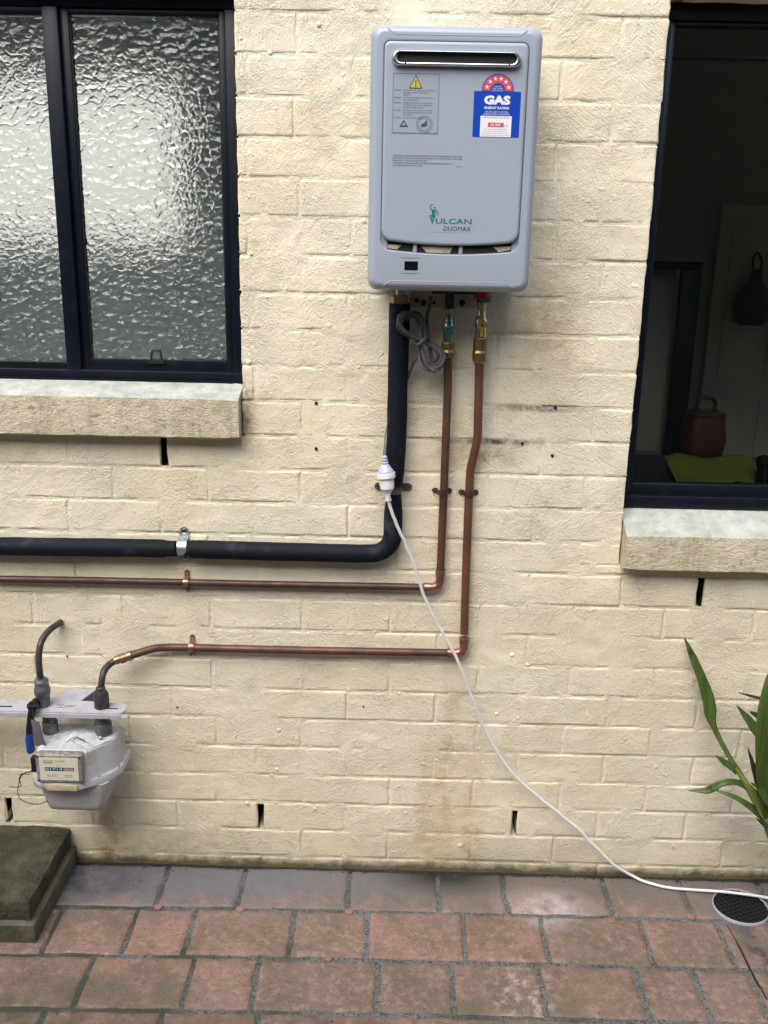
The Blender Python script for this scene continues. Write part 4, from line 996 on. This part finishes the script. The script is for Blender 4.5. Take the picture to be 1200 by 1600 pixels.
sw.tube(catmull([(-.886,-.206,.410)]+[W(*q) for q in ((45,1206,.20),(34,1212,.20),(29,1226,.19),(28,1240,.19),(34,1250,.19),(50,1256,.19),(64,1256,.19),(72,1252,.188),(76,1254,.186))], 5), .0011, 6)
sw.tube(catmull([(-.884,-.206,.414)]+[W(*q) for q in ((50,1203,.2),(44,1210,.195),(36,1209,.19),(30,1211,.188))], 5), .0011, 6)
sw.build('seal_wire', M['wire'], gmt)

# ------------------------------------------------------------------ paving
pav = thing('paving', (0, 0, 0), None, None, kind='structure')
del_y = []
ROWS = [(-.002, -.176, [-90,80,252,378,545,685,787,945,1065,1188,1330], 1388), (-.176, -.352, [-60,78,200,295,455,573,725,850,1007,1128,1260], 1462),
        (-.352, -.523, [-30,127,292,397,590,707,847,1000,1092,1180,1330], 1542), (-.523, -.695, [-80,65,250,402,517,650,790,930,1060,1200], 1596)]
def skew(x): return .004 + (.03*x if x < 0 else -.022*x)*0
def rowlean(x): return .018*min(0, x+.1) - .0   # courses run a little off square to the wall on the left
def paver(poly, zj):
    b = MB(); n = len(poly); cx = sum(p[0] for p in poly)/n; cy = sum(p[1] for p in poly)/n
    def ins(e): return [(p[0]-(p[0]-cx)/abs(p[0]-cx)*e, p[1]-(p[1]-cy)/abs(p[1]-cy)*e) for p in poly]
    P = []
    for k in range(4):
        a, c = poly[k], poly[(k+1) % 4]
        for t in (0, .08, .2, .33, .46, .6, .72, .84, .94): P.append((a[0]+(c[0]-a[0])*t, a[1]+(c[1]-a[1])*t))
    def loop(e, z, jit):
        out = []
        for x, y in P:
            dx, dy = x-cx, y-cy; hx_, hy_ = max(abs(p[0]-cx) for p in poly), max(abs(p[1]-cy) for p in poly)
            out.append((cx+dx*(1-e/hx_)+jit*(noise.noise((x*37,y*37,1))+.7*noise.noise((x*110,y*110,3))), cy+dy*(1-e/hy_)+jit*(noise.noise((x*37,y*37,6))+.7*noise.noise((x*110,y*110,8))), z+.0012*noise.noise((x*13,y*13,zj*900))))
        return out
    b.loft([loop(0,-.028,.002), loop(0,-.003+zj,.0042), loop(.0028,0+zj,.0042), loop(.014,.0009+zj,0)], False, True)
    return b
npv = 0
fieldp = MB()
for y0, y1, xs, py in ROWS:
    X = [G(x, py).x for x in xs]
    for a, c in zip(X, X[1:]):
        g = .0056; ln = rowlean((a+c)/2); l0, l1 = rowlean(a), rowlean(c)
        poly = [(a+g, y1+l0+g+random.uniform(-.002,.002)), (c-g, y1+l1+g+random.uniform(-.002,.002)), (c-g, y0+l1-g+random.uniform(-.002,.002)), (a+g, y0+l0-g+random.uniform(-.002,.002))]
        if y0 > -.01: poly[2] = (poly[2][0], -.012); poly[3] = (poly[3][0], -.012)
        paver(poly, random.uniform(-.0012,.0012)).build('paver', M['paver'], pav, angle=45); npv += 1
def extra(x0, x1, y0, y1):
    x = x0+random.uniform(0,.1)
    while x < x1:
        wd = random.choice((.17,.23,.29,.24)); xe = min(x+wd, x1)
        if xe-x > .05:
            l = paver([(x+.006,y1+.006),(xe-.006,y1+.006),(xe-.006,y0-.006),(x+.006,y0-.006)], 0); fieldp.add(l.v, l.f)
        x = xe
for k in range(4):
    y0, y1, xs, py = ROWS[k]; X0, X1 = G(xs[0], py).x, G(xs[-1], py).x
    extra(X1, 2.6, y0, y1); extra(-2.6, X0, y0+rowlean(X0), y1+rowlean(X0))
for k in range(10): extra(-2.6, 2.6, -.70-.172*k, -.70-.172*(k+1))
o = fieldp.build('outlying_pavers', M['paver'], pav, angle=45); o['kind'] = 'stuff'
gv = []; gf = []
NX, NY = 200, 60
for j in range(NY+1):
    for i in range(NX+1):
        x, y = -2.6+5.2*i/NX, -2.45*j/NY+.06
        gv.append((x, y, -.0022+.0014*noise.noise((x*25,y*25,3))+.0012*noise.noise((x*70,y*70,9))))
for j in range(NY):
    for i in range(NX): gf.append((j*(NX+1)+i, (j+1)*(NX+1)+i, (j+1)*(NX+1)+i+1, j*(NX+1)+i+1))
MB().add(gv, gf).build('joint_filler', M['grout'], pav, angle=180)
for px, py in ((84,1405),(247,1417),(376,1421),(546,1425),(687,1431),(793,1434.5),(956,1439.5),(1080,1433),(513,1499)):
    p = G(px, py); r = .0118 if py < 1480 else .009
    MB().lathe([(-.004,r),(.0025,r),(.0036,r*.85),(.0042,r*.4)], (p.x+random.uniform(-.001,.001), p.y, 0), (random.uniform(-.05,.05),random.uniform(-.05,.05),1), 12).build('drill_hole_plug', M['plug'], pav)
# crack running from the drain
b = MB().tube(catmull([G(*q) for q in ((1136,1446,.001),(1150,1470,.001),(1165,1500,.001),(1180,1530,.001),(1198,1562,.001))], 4), [.0012]*5+[.0026]*12, 6, flat=.4)
b.build('crack', M['black'], pav)
dirt = MB()
rn = random.Random(8)
for k in range(220):       # crumbs and leaf litter along the foot of the wall
    x = rn.uniform(-.86, 1.1); y = -.006 - abs(rn.gauss(0, .012)); r = rn.uniform(.0012,.0036)
    dirt.lathe([(-.001,r),(r*.6,r*.8),(r,r*.2)], (x, y, 0), (rn.uniform(-.5,.5),rn.uniform(-.5,.5),1), 5)
for k in range(320):
    x, y = rn.uniform(-1, 1.1), rn.uniform(-.62, -.03); r = rn.uniform(.0007,.0017)
    dirt.lathe([(-.001,r),(r*.7,r*.8),(r*1.1,r*.2)], (x, y, .0005), (rn.uniform(-.5,.5),rn.uniform(-.5,.5),1), 5)
o = dirt.build('dirt', mat('dirt_crumbs', (.035,.032,.024), .9, 0, (.09,.075,.05), 90), pav); o['kind'] = 'stuff'

# floor drain
dc = G(1157, 1418.5); DR = .0735
dr = thing('floor_drain', (dc.x, dc.y, 0), 'round black floor drain grate with a thin pale rim in the paving', 'drain')
def circ(r, z, n=40): return [(dc.x+r*math.cos(2*PI*k/n), dc.y+r*.96*math.sin(2*PI*k/n), z) for k in range(n)]
MB().loft([circ(DR,-.004), circ(DR,.0062), circ(DR-.0008,.0074), circ(DR-.0024,.0072), circ(DR-.0032,.003)], False, False).build('rim', mat('pale_plastic_rim', (.40,.41,.44), .35), dr, angle=50)
MB().loft([circ(DR-.003,.0016), circ(DR-.003,.0028)]).build('sump', M['black'], dr, smooth=False)
b = MB(); ca, sa_ = math.cos(.42), math.sin(.42); gr = mat('black_grate', (.009,.011,.014), .5, spec=.3)
for ax in (0, 1):
    for k in range(-5, 6):
        off = k*.0135; half = math.sqrt(max(0, (DR-.005)**2-off*off))
        q = [(-half, off-.0012), (half, off-.0012), (half, off+.0012), (-half, off+.0012)]
        if ax: q = [(-y, x) for x, y in q]
        q = [(dc.x+x*ca-y*sa_, dc.y+(x*sa_+y*ca)*.96) for x, y in q]
        b.prism_z(q, .0028, .0060-.0004*ax)
b.build('grate', gr, dr, smooth=False)

# mossy step
stp = thing('concrete_step', (-1.2, -.17, 0), 'dark mossy two tier concrete step against the wall beneath the gas meter', 'step')
def slab(x0, x1, y0, y1, z0, z1, nm, m, amp):
    nx, ny = 26, 14; b = MB(); vs = []; fs = []
    X = [x0+(x1-x0)*i/nx for i in range(nx+1)]; Y = [y0+(y1-y0)*j/ny for j in range(ny+1)]
    for j, y in enumerate(Y):
        for i, x in enumerate(X):
            e = (i == nx) or (j == 0)
            vs.append((x, y, z1+amp*(noise.noise((x*18,y*18,2))+.6*noise.noise((x*60,y*60,5)))-(.004 if e else 0)))
    n = nx+1
    for j in range(ny):
        for i in range(nx): fs.append((j*n+i, j*n+i+1, (j+1)*n+i+1, (j+1)*n+i))
    b.add(vs, fs)
    ring = [(X[i], Y[0]) for i in range(n)] + [(X[-1], Y[j]) for j in range(1, ny+1)]
    top = list(range(n)) + [j*n+nx for j in range(1, ny+1)]
    lows = []
    for k, zz_ in enumerate((z1-.006, (z0+z1)/2, z0)):
        base = len(b.v); lows.append(base)
        for q, (x, y) in enumerate(ring):
            o_ = .0025*noise.noise((x*25, y*25, zz_*40)) + .003
            b.v.append((x+(o_ if q >= nx else 0), y-(o_ if q <= nx else 0), zz_))
    L = len(ring)
    for q in range(L-1):
        b.f.append((top[q], lows[0]+q, lows[0]+q+1, top[q+1])); b.f.append((lows[0]+q, lows[1]+q, lows[1]+q+1, lows[0]+q+1)); b.f.append((lows[1]+q, lows[2]+q, lows[2]+q+1, lows[1]+q+1))
    b.build(nm, m, stp, angle=50)
slab(-1.75, -.886, -.312, -.004, .058, .113, 'upper_slab', M['moss'], .004)
slab(-1.75, -.872, -.326, -.004, -.004, .0575, 'lower_slab', M['mossbase'], .0)

# ------------------------------------------------------------------ potted plant
plant = thing('strap_leaf_plant', (1.13, -.17, 0), 'green strap leaved plant with one long leaf leaning on the cream wall', 'plant')
def leaf(pts, wid, m, face=(0,-1,.25), fold=.18, name='leaf'):
    P = catmull(pts, 5); n = len(P); nw = len(wid); vs = []; fs = []; fc = Vector(face).normalized()
    for i, p in enumerate(P):
        t = (P[min(i+1,n-1)]-P[max(i-1,0)]).normalized(); s = t.cross(fc).normalized(); nn = s.cross(t).normalized()
        u = i/(n-1)*(nw-1); k = min(int(u), nw-2); h = (wid[k]*(1-(u-k))+wid[k+1]*(u-k))/2+.0002
        vs += [p-s*h+nn*(h*fold), p-s*h*.5+nn*(h*fold*.35), p, p+s*h*.5+nn*(h*fold*.35), p+s*h+nn*(h*fold)]
    for i in range(n-1):
        for k in range(4): fs.append((i*5+k, i*5+k+1, i*5+k+6, i*5+k+5))
    o = MB().add(vs, fs).build(name, m, plant, angle=180)
    sd = o.modifiers.new('thickness', 'SOLIDIFY'); sd.thickness = .0012; sd.offset = 0
    return o
K = .00155
def lw(*a): return [x*K for x in a]
base = W(1206, 1292, .165)
l1 = leaf([base, W(1186,1258,.15), W(1160,1215,.12), W(1138,1180,.09), W(1120,1146,.065), W(1111,1122,.055), W(1107,1095,.045), W(1097,1062,.035), W(1083,1028,.025), W(1069,995,.018)], lw(12,11,9,8,8,10,21,20,15,12,0), M['leaf'])
MB().tube([W(1077,1012,.026), W(1080,1020,.027), W(1082,1024,.027)], [.0012,.003,.0012], 8, flat=.4).build('leaf_scar', M['scar'], l1)
leaf([base+Vector((.012,0,-.02)), W(1205,1262,.18), W(1200,1215,.2), W(1199,1160,.21), W(1203,1110,.21), W(1212,1060,.2), W(1226,1010,.19)], lw(26,32,38,40,40,32,0), M['leaf'], fold=.12)
leaf([W(1215,1180,.12), W(1196,1158,.11), W(1180,1138,.10), W(1166,1120,.09), W(1150,1101,.08)], lw(10,17,17,11,0), M['leaf'])
leaf([W(1215,1128,.10), W(1200,1124,.10), W(1184,1118,.09), W(1172,1112,.085)], lw(12,13,10,2), M['leaf_dark'])
leaf([W(1215,1096,.09), W(1192,1092,.085), W(1172,1087,.08), W(1153,1082,.075)], lw(4,5,4,0), M['leaf_dark'])
leaf([W(1153,1206,.125), W(1143,1197,.12), W(1131,1190,.115), W(1118,1180,.11)], lw(12,13,10,0), M['leaf'])
leaf([W(1195,1262,.155), W(1186,1230,.15), W(1178,1200,.145), W(1168,1167,.14)], lw(9,11,9,0), M['leaf_dark'])
leaf([W(1182,1247,.15), W(1168,1230,.145), W(1150,1222,.15), W(1130,1223,.155), W(1115,1230,.155), W(1104,1235,.15), W(1074,1235,.14)], lw(15,13,9,10,13,11,0), M['leaf'], face=(0,-.8,.6))
leaf([W(1200,1284,.17), W(1182,1268,.17), W(1160,1252,.17), W(1138,1241,.165), W(1114,1234,.155)], lw(14,13,9,6,0), M['leaf'], face=(0,-.8,.6))
leaf([W(1215,1300,.18), W(1200,1292,.185), W(1190,1285,.185), W(1181,1278,.185)], lw(8,8,6,0), M['leaf_dark'])
leaf([W(1212,1255,.15), W(1196,1215,.13), W(1190,1180,.12), W(1192,1140,.11)], lw(12,14,11,0), M['leaf'])
leaf([W(1215,1270,.19), W(1196,1248,.2), W(1186,1232,.2), W(1172,1222,.195)], lw(11,12,8,0), M['leaf'])
leaf([W(1206,1250,.16), W(1199,1200,.15), W(1198,1160,.15), W(1206,1120,.14)], lw(10,12,10,0), M['leaf_dark'])
MB().tube(catmull([base+Vector((.004,0,-.03)), W(1194,1276,.165), W(1178,1245,.155), W(1164,1222,.14), W(1150,1200,.125)], 5), [.012]*6+[.011]*6+[.009]*5+[.005]*4, 10).build('shoot', M['leaf_pale'], plant)
leaf([W(1203,1285,.178), W(1188,1262,.176), W(1176,1240,.172), W(1167,1222,.168)], lw(14,13,9,3), M['leaf_pale'])
pb = Vector((base.x+.140, -.185, 0)); zr_ = base.z-.035
MB().lathe([(0,.075),(.004,.078),(zr_-.03,.102),(zr_-.028,.110),(zr_,.112),(zr_,.100),(zr_-.02,.098)], pb, (0,0,1), 28).build('pot', M['pot'], plant, angle=40)
MB().tube(catmull([(pb.x-.02,pb.y,zr_-.02), (base.x+.06,base.y-.005,base.z+.005), (base.x+.004,base.y,base.z-.015)], 5), .013, 10).build('shoot', M['leaf_pale'], plant)
MB().lathe([(zr_-.03,.0975),(zr_-.018,.0975)], pb, (0,0,1), 28).build('soil', M['earth'], plant)
print('bricks', nbrick, 'pavers', npv)
